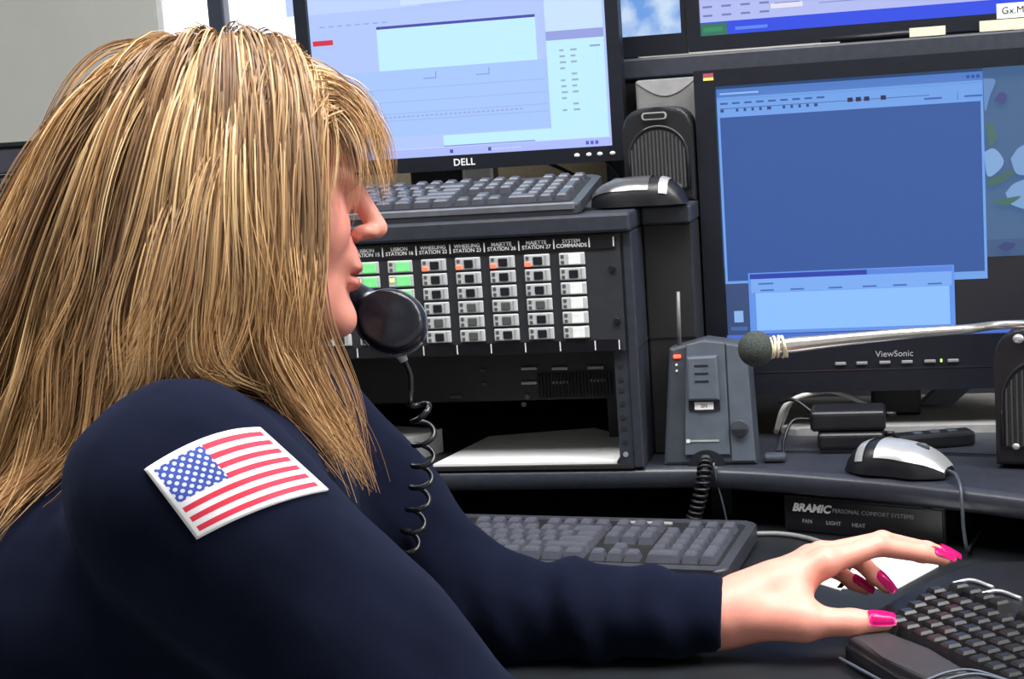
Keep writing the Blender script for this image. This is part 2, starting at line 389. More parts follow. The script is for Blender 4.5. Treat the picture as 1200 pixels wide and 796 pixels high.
# ------------------------------------------------------------------ equipment rack
RT = 0.297
def rack():
    t = thing('equipment_rack', 'charcoal equipment rack cabinet under the upper keyboard', 'rack', (-0.24, 0.2, 0.0))
    X0, X1 = -0.51, 0.020
    b = NB(); add_box(b, (X0 - .004, -0.012, 0.275), (X1 + .001, 0.56, RT), .0035); part('top_board', b, M_RACK, t)
    b = NB(); add_box(b, (0.008, 0.0, 0.0), (X1, 0.56, 0.2745), .002); s = part('side_panel', b, M_RACK, t)
    b = NB(); add_box(b, (X1 - .0002, 0.0015, 0.139), (X1 + .0007, 0.55, 0.141)); part('seam', b, M_RACKIN, s)
    b = NB(); add_box(b, (X0, 0.0, 0.0), (-0.478, 0.56, 0.2745), .002); part('side_panel', b, M_RACK, t)
    b = NB(); add_box(b, (-0.478, 0.0, 0.0), (0.008, 0.56, 0.0045)); part('bottom_board', b, M_RACKIN, t)
    b = NB(); add_box(b, (-0.478, 0.545, 0.0045), (0.008, 0.56, 0.2745)); part('back_board', b, M_RACKIN, t)
    b = NB(); add_box(b, (X1 + .0012, 0.066, 0.275), (0.0800, 0.56, RT), .003); part('side_top_board', b, M_RACK, t)
    b = NB(); add_box(b, (X1 + .0012, 0.076, 0.0), (0.0790, 0.56, 0.2748), .002); fp = part('side_front_panel', b, M_RACKIN, t)
    b = NB(); add_box(b, (X1 + .002, 0.0752, 0.139), (0.078, 0.0765, 0.141)); part('seam', b, M_BLACK, fp)
    for (xa, xb, xc) in ((-0.0085, 0.008, -0.0015), (-0.478, -0.4615, -0.4685)):
        b = NB(); add_box(b, (xa, 0.002, 0.0045), (xb, 0.006, 0.2745), .0005); rl = part('mounting_rail', b, M_RACK, t)
        for k in range(8):
            z = 0.121 - (k // 3) * 0.04445 - (0, 0.0159, 0.0286)[k % 3]
            b = NB(); add_cyl(b, (xc, 0.0012, z), (xc, 0.003, z), 0.0032, 10); part('bolt_hole', b, M_RACKIN if k < 7 else M_SILVER, rl)
    # ---- communication panel, 3 units high
    p = thing('button_panel', 'black rack panel with six rows of light grey push buttons', 'control panel', (-0.22, -0.002, 0.1385))
    b = NB(); add_box(b, (-0.462, -0.004, 0.1385), (0.0065, 0.0005, 0.2735), .0006); part('face_plate', b, mat('panel_dark', (0.026, 0.028, 0.034), 0.45, bump=.1), p)
    for (z0, z1) in ((0.2565, 0.2725), (0.1395, 0.1530)):
        b = NB(); add_box(b, (-0.455, -0.0058, z0), (0.002, -0.0040, z1), .0003); part('label_strip', b, mat('label_black', (0.008, 0.008, 0.011), 0.3), p)
    ticks = [0.0, -0.0279] + [-0.0279 - 0.041 * k for k in range(1, 11)]
    bt = NB(); add_box(bt, (-0.0007, 0, -0.0055), (0.0007, 0.0003, 0.0055)); tm = mesh_of(bt, 'tick', M_WHITE)
    o0 = Vector((-0.22, -0.002, 0.1385))
    for x in ticks:
        for zc in (0.2645, 0.1462):
            child('tick_mark', tm, M_WHITE, p, Vector((x, -0.0061, zc)) - o0)
    # buttons: body > lens, two indicator dots
    bb = NB(); add_box(bb, (-0.0150, -0.0035, -0.0071), (0.0150, 0, 0.0071), .0012); bm_body = mesh_of(bb, 'push_button', M_BTN)
    def lens_mesh(m, nm):
        b = NB(); add_box(b, (-0.0054, -0.0012, -0.0046), (0.0054, 0, 0.0046), .0008, 1); return mesh_of(b, nm, m)
    lens = {k: lens_mesh(m, 'lens') for k, m in (('d', M_LENS), ('g', M_LENSG), ('G', M_GREEN), ('W', M_WLIT))}
    gw = NB(); add_box(gw, (-0.0085, -0.0012, -0.0058), (0.0085, 0, 0.0058), .0008, 1); lensG = mesh_of(gw, 'lens', M_GREEN)
    gw = NB(); add_box(gw, (-0.0070, -0.0012, -0.0062), (0.0070, 0, 0.0062), .0008, 1); lensW = mesh_of(gw, 'lens', M_WLIT)
    db = NB(); add_box(db, (-0.0019, -0.0008, -0.0019), (0.0019, 0, 0.0019), .0004, 1); dot = mesh_of(db, 'dot', M_LENSG)
    db = NB(); add_box(db, (-0.0034, -0.0010, -0.0022), (0.0034, 0, 0.0022), .0004, 1); dotr = mesh_of(db, 'dot', M_RED)
    db = NB(); add_box(db, (-0.0024, -0.0010, -0.0024), (0.0024, 0, 0.0024), .0004, 1); dotl = mesh_of(db, 'dot', M_LIME)
    rib = NB(); add_box(rib, (-0.0009, -0.0008, -0.0058), (0.0009, 0, 0.0058)); ribm = mesh_of(rib, 'ridge', mat('button_ridge', (0.32, 0.33, 0.35), 0.4))
    pat = {1: 'WdWWWW', 2: 'dddgdd', 3: 'dddggd', 4: 'dddggg', 5: 'ddddgd', 6: 'GGGWdd', 7: 'GGGddd'}
    for c in range(1, 11):
        xc = (ticks[c] + ticks[c + 1]) / 2 - 0.0004 if c < 11 - 0 and c + 1 < len(ticks) else None
        if xc is None: continue
        for r in range(6):
            zc = 0.2467 - r * 0.0169
            k = pat.get(c, 'dddddd')[r]
            bo = child('push_button', bm_body, M_BTN, p, Vector((xc, -0.004, zc)) - o0)
            if k == 'G': child('lens', lensG, M_GREEN, bo, (0.0035, -0.0035, 0))
            elif k == 'W': child('lens', lensW, M_WLIT, bo, (0.0030, -0.0035, 0))
            else: child('lens', lens[k], None, bo, (0.0012, -0.0035, -0.0002))
            red = (2 <= c <= 5 and r == 0)
            child('indicator', dot, M_LENSG, bo, (-0.0108, -0.0035, 0.0033))
            if red: child('indicator', dotr, M_RED, bo, (-0.0105, -0.0035, -0.0040))
            elif c in (6, 7) and r == 1: child('indicator', dotl, M_LIME, bo, (-0.0105, -0.0035, 0.0015))
            else: child('indicator', dot, M_LENSG, bo, (-0.0108, -0.0035, -0.0033))
            if k in 'dg': child('ridge', ribm, None, bo, (0.0102, -0.0035, 0))
    names = {1: 'SYSTEM\nCOMMANDS', 2: 'MAJETTE\nSTATION 27', 3: 'MAJETTE\nSTATION 26', 4: 'WHEELING\nSTATION 23', 5: 'WHEELING\nSTATION 22', 6: 'LISBON\nSTATION 16', 7: 'LISBON\nSTATION 15'}
    for c, s in names.items():
        xc = (ticks[c] + ticks[c + 1]) / 2
        text('printed_label', s, 0.0062, M_WHITE, p, (xc, -0.0060, 0.2645), XA, ZA, bold=0.00005)
    for (x, z) in ((-0.0035, 0.2335), (-0.0015, 0.1735), (-0.455, 0.2335), (-0.455, 0.1735)):
        b = NB(); add_cyl(b, (x, -0.0040, z), (x, -0.0075, z), 0.0042, 14, 0.0034); part('screw', b, M_BLACK, p)
    # ---- black unit deep in the lower bay
    u = thing('rack_device', 'black vented device with light slots inside the open rack bay', 'electronics', (-0.2, 0.2, 0.0045))
    b = NB(); add_box(b, (-0.455, 0.12, 0.060), (-0.012, 0.45, 0.136), .002); part('housing', b, M_RACKIN, u)
    for (px, py, wd) in ((620, 432, .020), (656, 432, .020), (698, 431, .020), (620, 449, .020), (656, 448, .020), (700, 446, .020), (566, 434, .008), (568, 450, .008), (534, 465, .016)):
        q = atY(px, py, 0.118); b = NB(); add_box(b, (q[0] - wd / 2, 0.117, q[2] - .0018), (q[0] + wd / 2, 0.1205, q[2] + .0018), .0005)
        part('slot', b, mat('slot_grey', (0.30, 0.31, 0.32), .4) if wd >= .02 else M_DGREY, u)
    for k in range(22):
        q = atY(632 + k * 4, 466, 0.118)
        b = NB(); add_box(b, (q[0] - .0011, 0.116, 0.064), (q[0] + .0011, 0.1205, 0.094)); part('vent_rib', b, M_BLACK, u)
    for (px, py) in ((618, 465), (614, 474)):
        q = atY(px, py, 0.118); b = NB(); add_cyl(b, (q[0], 0.1205, q[2]), (q[0], 0.116, q[2]), .003, 10); part('jack', b, M_GREYP, u)
    for x in (-0.44, -0.03):
        b = NB(); add_box(b, (x - .015, 0.14, 0.0045), (x + .015, 0.44, 0.060)); part('foot', b, M_RACKIN, u)
    # papers lying in the bay
    b = NB(); add_prism(b, [(-0.235, 0.004), (-0.013, 0.006), (-0.015, 0.135), (-0.075, 0.20), (-0.205, 0.16)], 0.0046, 0.0075)
    solo('paper_stack', b, M_PAPER, 'white papers lying flat in the open rack bay', 'paper', (-0.12, 0.1, 0.0046))
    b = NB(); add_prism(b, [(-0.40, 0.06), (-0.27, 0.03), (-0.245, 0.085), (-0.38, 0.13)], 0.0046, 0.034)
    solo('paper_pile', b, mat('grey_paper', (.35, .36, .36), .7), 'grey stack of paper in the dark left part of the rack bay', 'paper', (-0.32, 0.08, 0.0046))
rack()

# ------------------------------------------------------------------ screens
def display(name, parent, rects, Y):
    """one flat picture: coloured rectangles given by corner points (x0,z0,x1,z1,colour); later ones lie on top"""
    vs = []; fs = []; cols = []
    for i, (x0, z0, x1, z1, c) in enumerate(rects):
        y = Y - 0.00004 * i
        k = len(vs); vs += [(x0, y, z0), (x1, y, z0), (x1, y, z1), (x0, y, z1)]; fs.append((k, k + 1, k + 2, k + 3)); cols.append(s2l(c))
    me = bpy.data.meshes.new(name); me.from_pydata(vs, [], fs)
    ca = me.color_attributes.new('Col', 'FLOAT_COLOR', 'CORNER')
    for f, c in zip(me.polygons, cols):
        for li in f.loop_indices: ca.data[li].color = (*c, 1)
    me.transform(MW[parent.name].inverted())
    return mobj(name, me, M_DISPLAY, parent)
def frame_box(bm, x0, x1, z0, z1, ix0, ix1, iz0, iz1, y0, y1):
    """bezel: outer rectangle with an opening"""
    for (a0, a1, c0, c1) in ((x0, ix0, z0, z1), (ix1, x1, z0, z1), (ix0, ix1, z0, iz0), (ix0, ix1, iz1, z1)):
        add_box(bm, (a0, y0, c0), (a1, y1, c1))
    bmesh.ops.remove_doubles(bm, verts=bm.verts[:], dist=1e-5)
    return bm
def px_rect(a, bq, Y, c):
    p = atY(a[0], a[1], Y); q = atY(bq[0], bq[1], Y)
    return (min(p[0], q[0]), min(p[2], q[2]), max(p[0], q[0]), max(p[2], q[2]), c)

def dell():
    Y = 0.20
    x0, x1, z0, z1 = -0.434, -0.0125, 0.348, 0.690
    ix0, ix1, iz0, iz1 = x0 + .017, x1 - .0165, z0 + .019, z1 - .018
    t = thing('flat_monitor', 'black monitor on the rack showing a pale blue and white form', 'monitor', (-0.223, 0.27, RT))
    b = NB(); frame_box(b, x0, x1, z0, z1, ix0, ix1, iz0, iz1, Y - .006, Y + .02); bz = part('bezel', b, M_BEZEL, t)
    b = NB(); add_box(b, (x0 + .004, Y + .02, z0 + .004), (x1 - .004, Y + .05, z1 - .004), .006); part('back_shell', b, M_BLACK, t)
    b = NB(); add_box(b, (ix0, Y + .002, iz0), (ix1, Y + .02, iz1)); part('screen_panel', b, M_LENS, t)
    W = (192, 238, 255); B = (166, 198, 252); P = (172, 188, 255); PL = (178, 200, 255)
    Ys = Y + 0.0015
    R = [(ix0, iz0, ix1, iz1, PL)]
    def r(a, c, col): R.append(px_rect(a, c, Ys, col))
    wx0 = atY(443, 60, Ys)[0]; wx1 = atY(628, 40, Ys)[0]
    zt = atY(535, 24, Ys)[2]; zb = atY(535, 77, Ys)[2]; zl = atY(535, 146, Ys)[2]
    xr = atY(637, 60, Ys)[0]
    R.append((wx0 - .10, zb - .085, xr + .003, zb, B))
    R.append((wx0 - .12, zt + .022, wx0 + .06, iz1, (190, 212, 255)))
    R.append((wx0, zb, wx1, zt, W)); R.append((wx0, zt - .0035, wx1, zt, (66, 70, 170)))
    for i, z in enumerate((zb - .024, zb - .040, zb - .055, zb - .064)):
        R.append((wx0 - .085, z - .0006, xr, z, (150, 170, 235)))
    for k in range(40):
        x = wx0 - .06 + k * .0062; R.append((x, zb - .0605, x + .0035, zb - .0585, (150, 168, 232)))
    for dx in (0.058, 0.128):
        R.append((wx0 + dx, zb - .0135, wx0 + dx + .017, zb - .0125, (120, 140, 215))); R.append((wx0 + dx + .0165, zb - .0135, wx0 + dx + .0175, zb - .005, (120, 140, 215)))
    # white list on the right
    xs = atY(641, 60, Ys)[0]; z2 = atY(680, 42, Ys)[2]; z3 = atY(680, 34, Ys)[2]; zbar = iz0 + .0115
    R.append((xs, z3, ix1 - .004, iz1, (200, 226, 255))); R.append((xs, z2 - .003, ix1 - .004, z3, (150, 160, 225)))
    R.append((xs, zbar, ix1 - .004, z2 - .003, W))
    for k in range(11):
        z = z2 - .016 - k * .0074
        for j, (dx, wd) in enumerate(((0.016, .008), (0.030, .009))):
            if (k + j) % 5 != 4: R.append((xs + dx, z - .0012, xs + dx + wd * (0.7 + .3 * ((k * 7 + j * 3) % 5) / 4), z + .0012, (150, 176, 205)))
    R.append((xs + .055, z2 - .014, xs + .068, z2 - .012, (140, 150, 220)))
    # lower white strip and task bar
    xl = atY(520, 158, Ys)[0]
    R.append((xl, zbar, xs, zbar + .0145, W)); R.append((xl, zbar, xl + .12, zbar + .0014, (130, 140, 225)))
    R.append((ix0, iz0, ix1, zbar, P)); R.append((ix0, zbar - .0008, ix1, zbar, (205, 215, 255)))
    for px in (443, 530, 575):
        q = atY(px, 178, Ys); R.append((q[0] - .0022, iz0 + .003, q[0] + .0022, iz0 + .0075, (70, 70, 170)))
    for k in range(3): R.append((ix1 - .034 + k * .006, iz0 + .003, ix1 - .030 + k * .006, iz0 + .0075, (90, 90, 190)))
    for k in range(9):
        R.append((xl + .062 + k * .0045, iz0 + .004, xl + .065 + k * .0045, iz0 + .0062, (205, 205, 245)))
    q = atY(368, 54, Ys); q2 = atY(391, 47, Ys); R.append((q[0], q2[2] - .0065, q2[0], q2[2], (214, 38, 60)))
    q = atY(470, 3, Ys); R.append((q[0], q[2] - .004, q[0] + .09, q[2] + .01, (205, 225, 255)))
    for k in range(8):
        R.append((wx0 - .075 + k * .012, zt + .004, wx0 - .068 + k * .012, zt + .0058, (150, 168, 235)))
    display('screen', t, R, Ys)
    zc = z0 + .0095
    q = atY(544, 189, Y - .006); text('maker_mark', 'DELL', 0.0125, M_WHITE, t, (q[0], Y - .0063, zc), XA, ZA, spacing=1.05, bold=.0002)
    for px in (676, 690, 703, 718):
        q = atY(px, 180, Y - .006); b = NB(); add_ell(b, (q[0], Y - .0062, zc), (.0036, .0015, .0026)); part('button', b, M_WHITE, t)
    b = NB(); add_box(b, (-0.312, Y + .05, RT + .012), (-0.225, Y + .075, 0.56), .004); part('stand_neck', b, M_BLACK, t)
    b = NB(); add_box(b, (-0.236, Y + .030, RT + .010), (-0.192, Y + .058, 0.420), .005); part('stand_spine', b, M_SILVER, t)
    b = NB(); add_box(b, (-0.33, Y - .01, RT), (-0.12, Y + .16, RT + .012), .005); part('stand_base', b, M_BLACK, t)
    for (a, c, e) in (((640, 190), (668, 203), (700, 222)), ((700, 178), (722, 200), (732, 212))):
        pts = bez([atY(*a, 0.255), atY(*c, 0.26), atY(*e, 0.27)], 10); b = NB(); add_tube(b, pts, .0026, 6); part('cable', b, M_BLACK, t)
dell()

def viewsonic():
    Y = 0.15
    cx = 0.304
    x0, x1, z0, z1 = cx - 0.222, cx + 0.222, 0.057, 0.450
    ix0, ix1, iz0, iz1 = x0 + .0245, x1 - .0245, 0.122, z1 - .020
    t = thing('wide_monitor', 'black monitor right of the rack with a blue window and flower picture', 'monitor', (cx, 0.23, 0.0036))
    b = NB(); frame_box(b, x0, x1, z0, z1, ix0, ix1, iz0, iz1, Y - .006, Y + .024); part('bezel', b, M_BEZEL, t)
    b = NB(); add_box(b, (x0 + .004, Y + .024, z0 + .004), (x1 - .004, Y + .065, z1 - .004), .008); part('back_shell', b, M_BLACK, t)
    b = NB(); add_box(b, (ix0, Y + .003, iz0), (ix1, Y + .022, iz1)); part('screen_panel', b, M_LENS, t)
    b = NB(); add_box(b, (x0 + .001, Y - .0066, 0.083), (x1 - .001, Y - .0060, 0.0842)); part('chin_seam', b, M_LENS, t)
    Ys = Y + .002
    R = [(ix0, iz0, ix1, iz1, (46, 74, 120))]
    def X(px, py=240): return atY(px, py, Ys)[0]
    def Zp(px, py): return atY(px, py, Ys)[2]
    xw0 = ix0 + .001; xw1 = X(1155, 230)
    # flower picture on the right: grey blue ground, white petals, green leaves, dark tray below
    zdark = Zp(1180, 300)
    R.append((xw1, zdark, ix1, iz1, (66, 98, 140)))
    R.append((xw1, zdark + .0, ix1, zdark + .02, (58, 86, 128)))
    R.append((ix0, iz0 + .0, ix1, zdark, (14, 16, 30)))
    zw0 = Zp(1165, 326)
    ztitle = iz1 - .0035
    # main window
    R.append((xw0, zw0, xw1, ztitle, (110, 160, 232)))
    R.append((xw0, ztitle - .010, xw1, ztitle, (84, 126, 200)))
    zmain = Zp(1000, 128)
    R.append((xw0 + .003, zw0 + .009, xw1 - .003, zmain, (44, 84, 156)))
    R.append((xw0, ztitle - .0128, xw1, ztitle - .0120, (96, 146, 224)))
    R.append((xw0 + .004, zmain + .010, xw1 - .06, zmain + .0108, (62, 92, 160)))
    for k in range(9):
        R.append((xw0 + .004 + k * .0142, ztitle - .0185, xw0 + .013 + k * .0142, ztitle - .0163, (58, 88, 160)))
    for k, wd in enumerate((4, 0, 3, 3, 3, 3, 5, 0, 3, 3, 3, 3, 4)):
        if wd: R.append((xw0 + .004 + k * .0092, ztitle - .0275, xw0 + .004 + k * .0092 + wd * .001, ztitle - .0240, (40, 60, 130)))
    for k in (0, 1, 2, 4):
        R.append((xw0 + .153 + k * .0095, ztitle - .0250, xw0 + .159 + k * .0095, ztitle - .0200, (26, 30, 70)))
    for a in (0.24, 0.285):
        R.append((xw0 + a, zmain + .0055, xw0 + a + .02, zmain + .0075, (60, 90, 170)))
    R.append((xw0 + .277, zmain + .003, xw0 + .2778, zmain + .011, (70, 110, 190)))
    for k in range(3): R.append((xw1 - .018 + k * .0055, ztitle - .007, xw1 - .0145 + k * .0055, ztitle - .0035, (50, 80, 160)))
    R.append((xw0 + .004, ztitle - .0068, xw0 + .05, ztitle - .0048, (150, 190, 250)))
    # desktop strip below, icon
    R.append((xw0, iz0 + .006, X(880, 350), zw0 + .006, (50, 74, 120)))
    q = atY(866, 371, Ys); R.append((q[0] - .0055, q[2] - .007, q[0] + .0055, q[2] + .007, (140, 180, 235)))
    R.append((q[0] - .010, q[2] - .0170, q[0] + .010, q[2] - .0125, (70, 100, 165)))
    R.append((q[0] - .010, q[2] - .026, q[0] + .012, q[2] + .03, (24, 36, 76))) if False else None
    # small dialogue window
    d0 = X(878, 350); d1 = X(1119, 350); dt = Zp(1000, 315); db = iz0 + .008
    R.append((d0, db, d1, dt, (96, 146, 232))); R.append((d0 + .002, dt - .0075, d1 - .10, dt - .0015, (34, 60, 170))); R.append((d1 - .10, dt - .0075, d1 - .002, dt - .0015, (84, 130, 220)))
    R.append((d0 + .003, dt - .024, d1 - .003, dt - .0075, (120, 170, 242)))
    for k, a in enumerate((.004, .04, .085, .125, .16, .20)): R.append((d0 + .01 + a, dt - .0225, d0 + .026 + a, dt - .0205, (70, 105, 180)))
    R.append((d0 + .012, dt - .0145, d0 + .03, dt - .0125, (70, 105, 180)))
    R.append((d0 + .008, db + .004, d1 - .006, dt - .0245, (138, 190, 255)))
    R.append((d0 + .03, dt - .0080, d1 - .16, dt - .0040, (150, 190, 250))) if False else None
    # task bar
    R.append((ix0, iz0, ix1, iz0 + .0075, (70, 110, 205)))
    R.append((X(1085, 392), iz0 + .001, X(1100, 392), iz0 + .0065, (170, 90, 120)))
    display('screen', t, R, Ys)
    # petals, leaves as flat print on the picture
    def blob(pxs, c, k):
        pts = [atY(x, y, Ys) for x, y in pxs]
        P = bez([(p[0], 0, p[2]) for p in pts] + [(pts[0][0], 0, pts[0][2])], 24)[:-1]
        me = bpy.data.meshes.new('printed_shape'); me.from_pydata([(p[0], Ys - .003 - k * .00005, p[2]) for p in P], [], [tuple(range(len(P)))])
        ca = me.color_attributes.new('Col', 'FLOAT_COLOR', 'CORNER')
        for d in ca.data: d.color = (*s2l(c), 1)
        me.transform(MW[t.name].inverted())
        o = mobj('printed_shape', me, M_DISPLAY, t)
        return o
    blob([(1152, 92), (1166, 94), (1160, 112), (1154, 130)], (96, 136, 190), 0)
    blob([(1153, 178), (1165, 174), (1176, 188), (1170, 200), (1157, 206)], (126, 164, 212), 1)
    blob([(1157, 210), (1172, 204), (1192, 196), (1180, 210), (1160, 218)], (62, 100, 96), 2)
    blob([(1184, 186), (1195, 172), (1212, 170), (1212, 200), (1192, 204)], (118, 156, 204), 3)
    blob([(1178, 226), (1190, 214), (1215, 210), (1215, 244), (1186, 240)], (118, 156, 206), 4)
    blob([(1160, 236), (1180, 232), (1196, 230), (1180, 240)], (64, 106, 92), 5)
    blob([(1155, 148), (1163, 144), (1168, 160), (1160, 172)], (70, 104, 104), 6)
    blob([(1164, 118), (1172, 108), (1180, 112), (1176, 122)], (60, 70, 128), 7)
    blob([(1168, 290), (1178, 284), (1190, 286), (1180, 294)], (50, 62, 116), 8)
    q = atY(1048, 413, Y - .006); text('maker_mark', 'ViewSonic', 0.0105, mat('dull_print', (.35, .36, .38), .5), t, (q[0], Y - .0064, 0.1015), XA, ZA)
    for px in (985, 1010, 1037, 1063, 1090, 1117):
        q = atY(px, 424, Y - .006); b = NB(); add_box(b, (q[0] - .0065, Y - .0085, .0895), (q[0] + .0065, Y - .006, .0935), .001); part('button', b, mat('button_dull', (.22, .22, .24), .4), t)
    q = atY(1103, 423, Y - .006); b = NB(); add_box(b, (q[0] - .001, Y - .0085, .0905), (q[0] + .001, Y - .006, .0935)); part('power_light', b, M_LIME, t)
    q = atY(830, 91, Y - .006)
    b = NB(); add_box(b, (q[0] - .006, Y - .0066, q[2] - .0035), (q[0] + .006, Y - .006, q[2] + .0)); part('sticker', b, mat('sticker_yellow', (.75, .65, .15), .5), t)
    b = NB(); add_box(b, (q[0] - .006, Y - .0066, q[2] + .0003), (q[0] + .006, Y - .006, q[2] + .005)); part('sticker', b, mat('sticker_red', (.35, .06, .10), .5), t)
    # foot: slanted grey neck and flat base
    b = NB(); add_prism(b, [(cx + .03, 0.0), (cx + .07, 0.0), (cx + .15, 0.075), (cx + .11, 0.075)], 0.0, 0.03, M=Matrix.Translation((0, 0.28, 0.018)) @ Matrix.Rotation(math.pi / 2, 4, 'X'))
    part('stand_arm', b, M_GREYP, t)
    b = NB(); add_box(b, (cx - .03, Y + .06, 0.012), (cx + .03, Y + .10, 0.26), .005); part('stand_neck', b, M_BLACK, t)
    b = NB(); add_prism(b, rrect(.29, .20, .03), 0.0036, 0.013, M=Matrix.Translation((cx + .005, 0.245, 0)), bev=.002); part('stand_base', b, mat('pale_grey_base', (.30, .30, .305), .45), t)
viewsonic()

def upper_monitors():
    Y = 0.30; S = 0.4745
    t = thing('upper_monitor', 'large black monitor on the upper shelf with a blue task bar', 'monitor', (0.36, 0.36, S))
    x0, x1, z0, z1 = 0.060, 0.66, 0.4775, 0.86
    ix0, ix1, iz0, iz1 = x0 + .016, x1 - .016, z0 + .0185, z1 - .016
    b = NB(); frame_box(b, x0, x1, z0, z1, ix0, ix1, iz0, iz1, Y - .006, Y + .02); part('bezel', b, M_BEZEL, t)
    b = NB(); add_box(b, (x0 + .004, Y + .02, z0 + .004), (x1 - .004, Y + .06, z1 - .004), .006); part('back_shell', b, M_BLACK, t)
    Ys = Y + .001
    R = [(ix0, iz0, ix1, iz1, (176, 186, 240)), (ix0, iz0, ix1, iz0 + .017, (34, 70, 228)), (ix0, iz0, ix0 + .034, iz0 + .0155, (44, 110, 96)),
         (ix0 + .044, iz0 + .005, ix0 + .085, iz0 + .009, (90, 130, 240)), (ix0 + .004, iz0 + .0050, ix0 + .028, iz0 + .0105, (40, 140, 90))]
    R.append((ix0 + .09, iz0 + .028, ix0 + .13, iz0 + .034, (225, 225, 245))); R.append((ix0 + .15, iz0 + .03, ix0 + .40, iz0 + .031, (120, 130, 200)))
    for k in range(3):
        for j in range(4): R.append((ix0 + .004 + j * .024, iz0 + .024 + k * .011, ix0 + .016 + j * .024, iz0 + .0265 + k * .011, (110, 120, 190)))
    R.append((ix0 + .095, iz0 + .034, ix0 + .1265, iz0 + .0348, (80, 90, 170)))
    display('screen', t, R, Ys)
    q = atY(1186, 12, Y - .008)
    b = NB(); add_box(b, (q[0] - .018, Y - .0075, q[2] - .009), (q[0] + .032, Y - .006, q[2] + .009)); lb = part('sticker', b, M_PAPER, t)
    text('printed_label', 'Gx.M', 0.012, M_LENS, lb, (q[0] + .001, Y - .0078, q[2]), XA, ZA)
    b = NB(); add_box(b, (0.30, Y + .06, S), (0.40, Y + .09, S + .25), .004); part('stand_neck', b, M_BLACK, t)
    b = NB(); add_box(b, (0.25, Y + .0, S), (0.46, Y + .17, S + .003), .001); part('stand_base', b, M_BLACK, t)
    t = thing('small_monitor', 'small black monitor on the upper shelf with a cloudy sky picture', 'monitor', (-0.03, 0.36, S))
    x0, x1, z0, z1 = -0.27, 0.0575, 0.4765, 0.80
    ix0, ix1, iz0, iz1 = x0 + .012, x1 - .006, z0 + .026, z1 - .012
    b = NB(); frame_box(b, x0, x1, z0, z1, ix0, ix1, iz0, iz1, Y - .004, Y + .02); part('bezel', b, M_BEZEL, t)
    b = NB(); add_box(b, (x0 + .004, Y + .02, z0 + .004), (x1 - .004, Y + .06, z1 - .004), .006); part('back_shell', b, M_BLACK, t)
    m = bpy.data.materials.new('cloud_picture'); m.use_nodes = True; nt = m.node_tree; pb = nt.nodes['Principled BSDF']
    tc = nt.nodes.new('ShaderNodeTexCoord'); n = nt.nodes.new('ShaderNodeTexNoise'); n.inputs['Scale'].default_value = 28; n.inputs['Detail'].default_value = 4
    r = nt.nodes.new('ShaderNodeValToRGB'); r.color_ramp.elements[0].position = .38; r.color_ramp.elements[1].position = .65
    r.color_ramp.elements[0].color = (*s2l((105, 160, 235)), 1); r.color_ramp.elements[1].color = (*s2l((205, 228, 255)), 1)
    nt.links.new(tc.outputs['Object'], n.inputs['Vector']); nt.links.new(n.outputs['Fac'], r.inputs[0]); nt.links.new(r.outputs[0], pb.inputs['Emission Color'])
    pb.inputs['Emission Strength'].default_value = 0.9; pb.inputs['Base Color'].default_value = (.02, .02, .02, 1)
    b = NB(); add_box(b, (ix0, Y + .0, iz0), (ix1, Y + .018, iz1)); part('screen', b, m, t)
    b = NB(); add_box(b, (-0.14, Y + .06, S), (-0.07, Y + .09, S + .22), .004); part('stand_neck', b, M_BLACK, t)
    b = NB(); add_box(b, (-0.20, Y + .02, S), (-0.01, Y + .15, S + .002), .0008); part('stand_base', b, M_BLACK, t)
    # pen and slips of paper on the upper shelf
    a = atY(962, 50, 0.285); c = atY(1080, 39, 0.285)
    b = NB(); z = S + .0048; add_tube(b, [(a[0], .284, z), (c[0] - .03, .281, z), (c[0] - .012, .281, z), (c[0], .281, z)], [.0032, .0045, .0045, .0015], 10)
    solo('ballpoint_pen', b, M_BLACK, 'black pen lying on the edge of the upper shelf', 'pen', (a[0], .284, S))
    for i, (pa, pb_, hgt, nm) in enumerate((((1066, 46), (1108, 34), .011, 'cream slip of paper on the upper shelf beside the pen'), ((1148, 36), (1200, 18), .013, 'cream card standing on the upper shelf below the sticker'))):
        q = atY(pa[0], pa[1], .277); q2 = atY(pb_[0], pb_[1], .277)
        b = NB(); add_box(b, (q[0], .2765, S), (q2[0] + (.05 if i else 0), .2785, S + hgt)); solo('paper_card', b, mat('cream_card', (.62, .57, .45), .7), nm, 'paper', (q[0], .277, S))
upper_monitors()

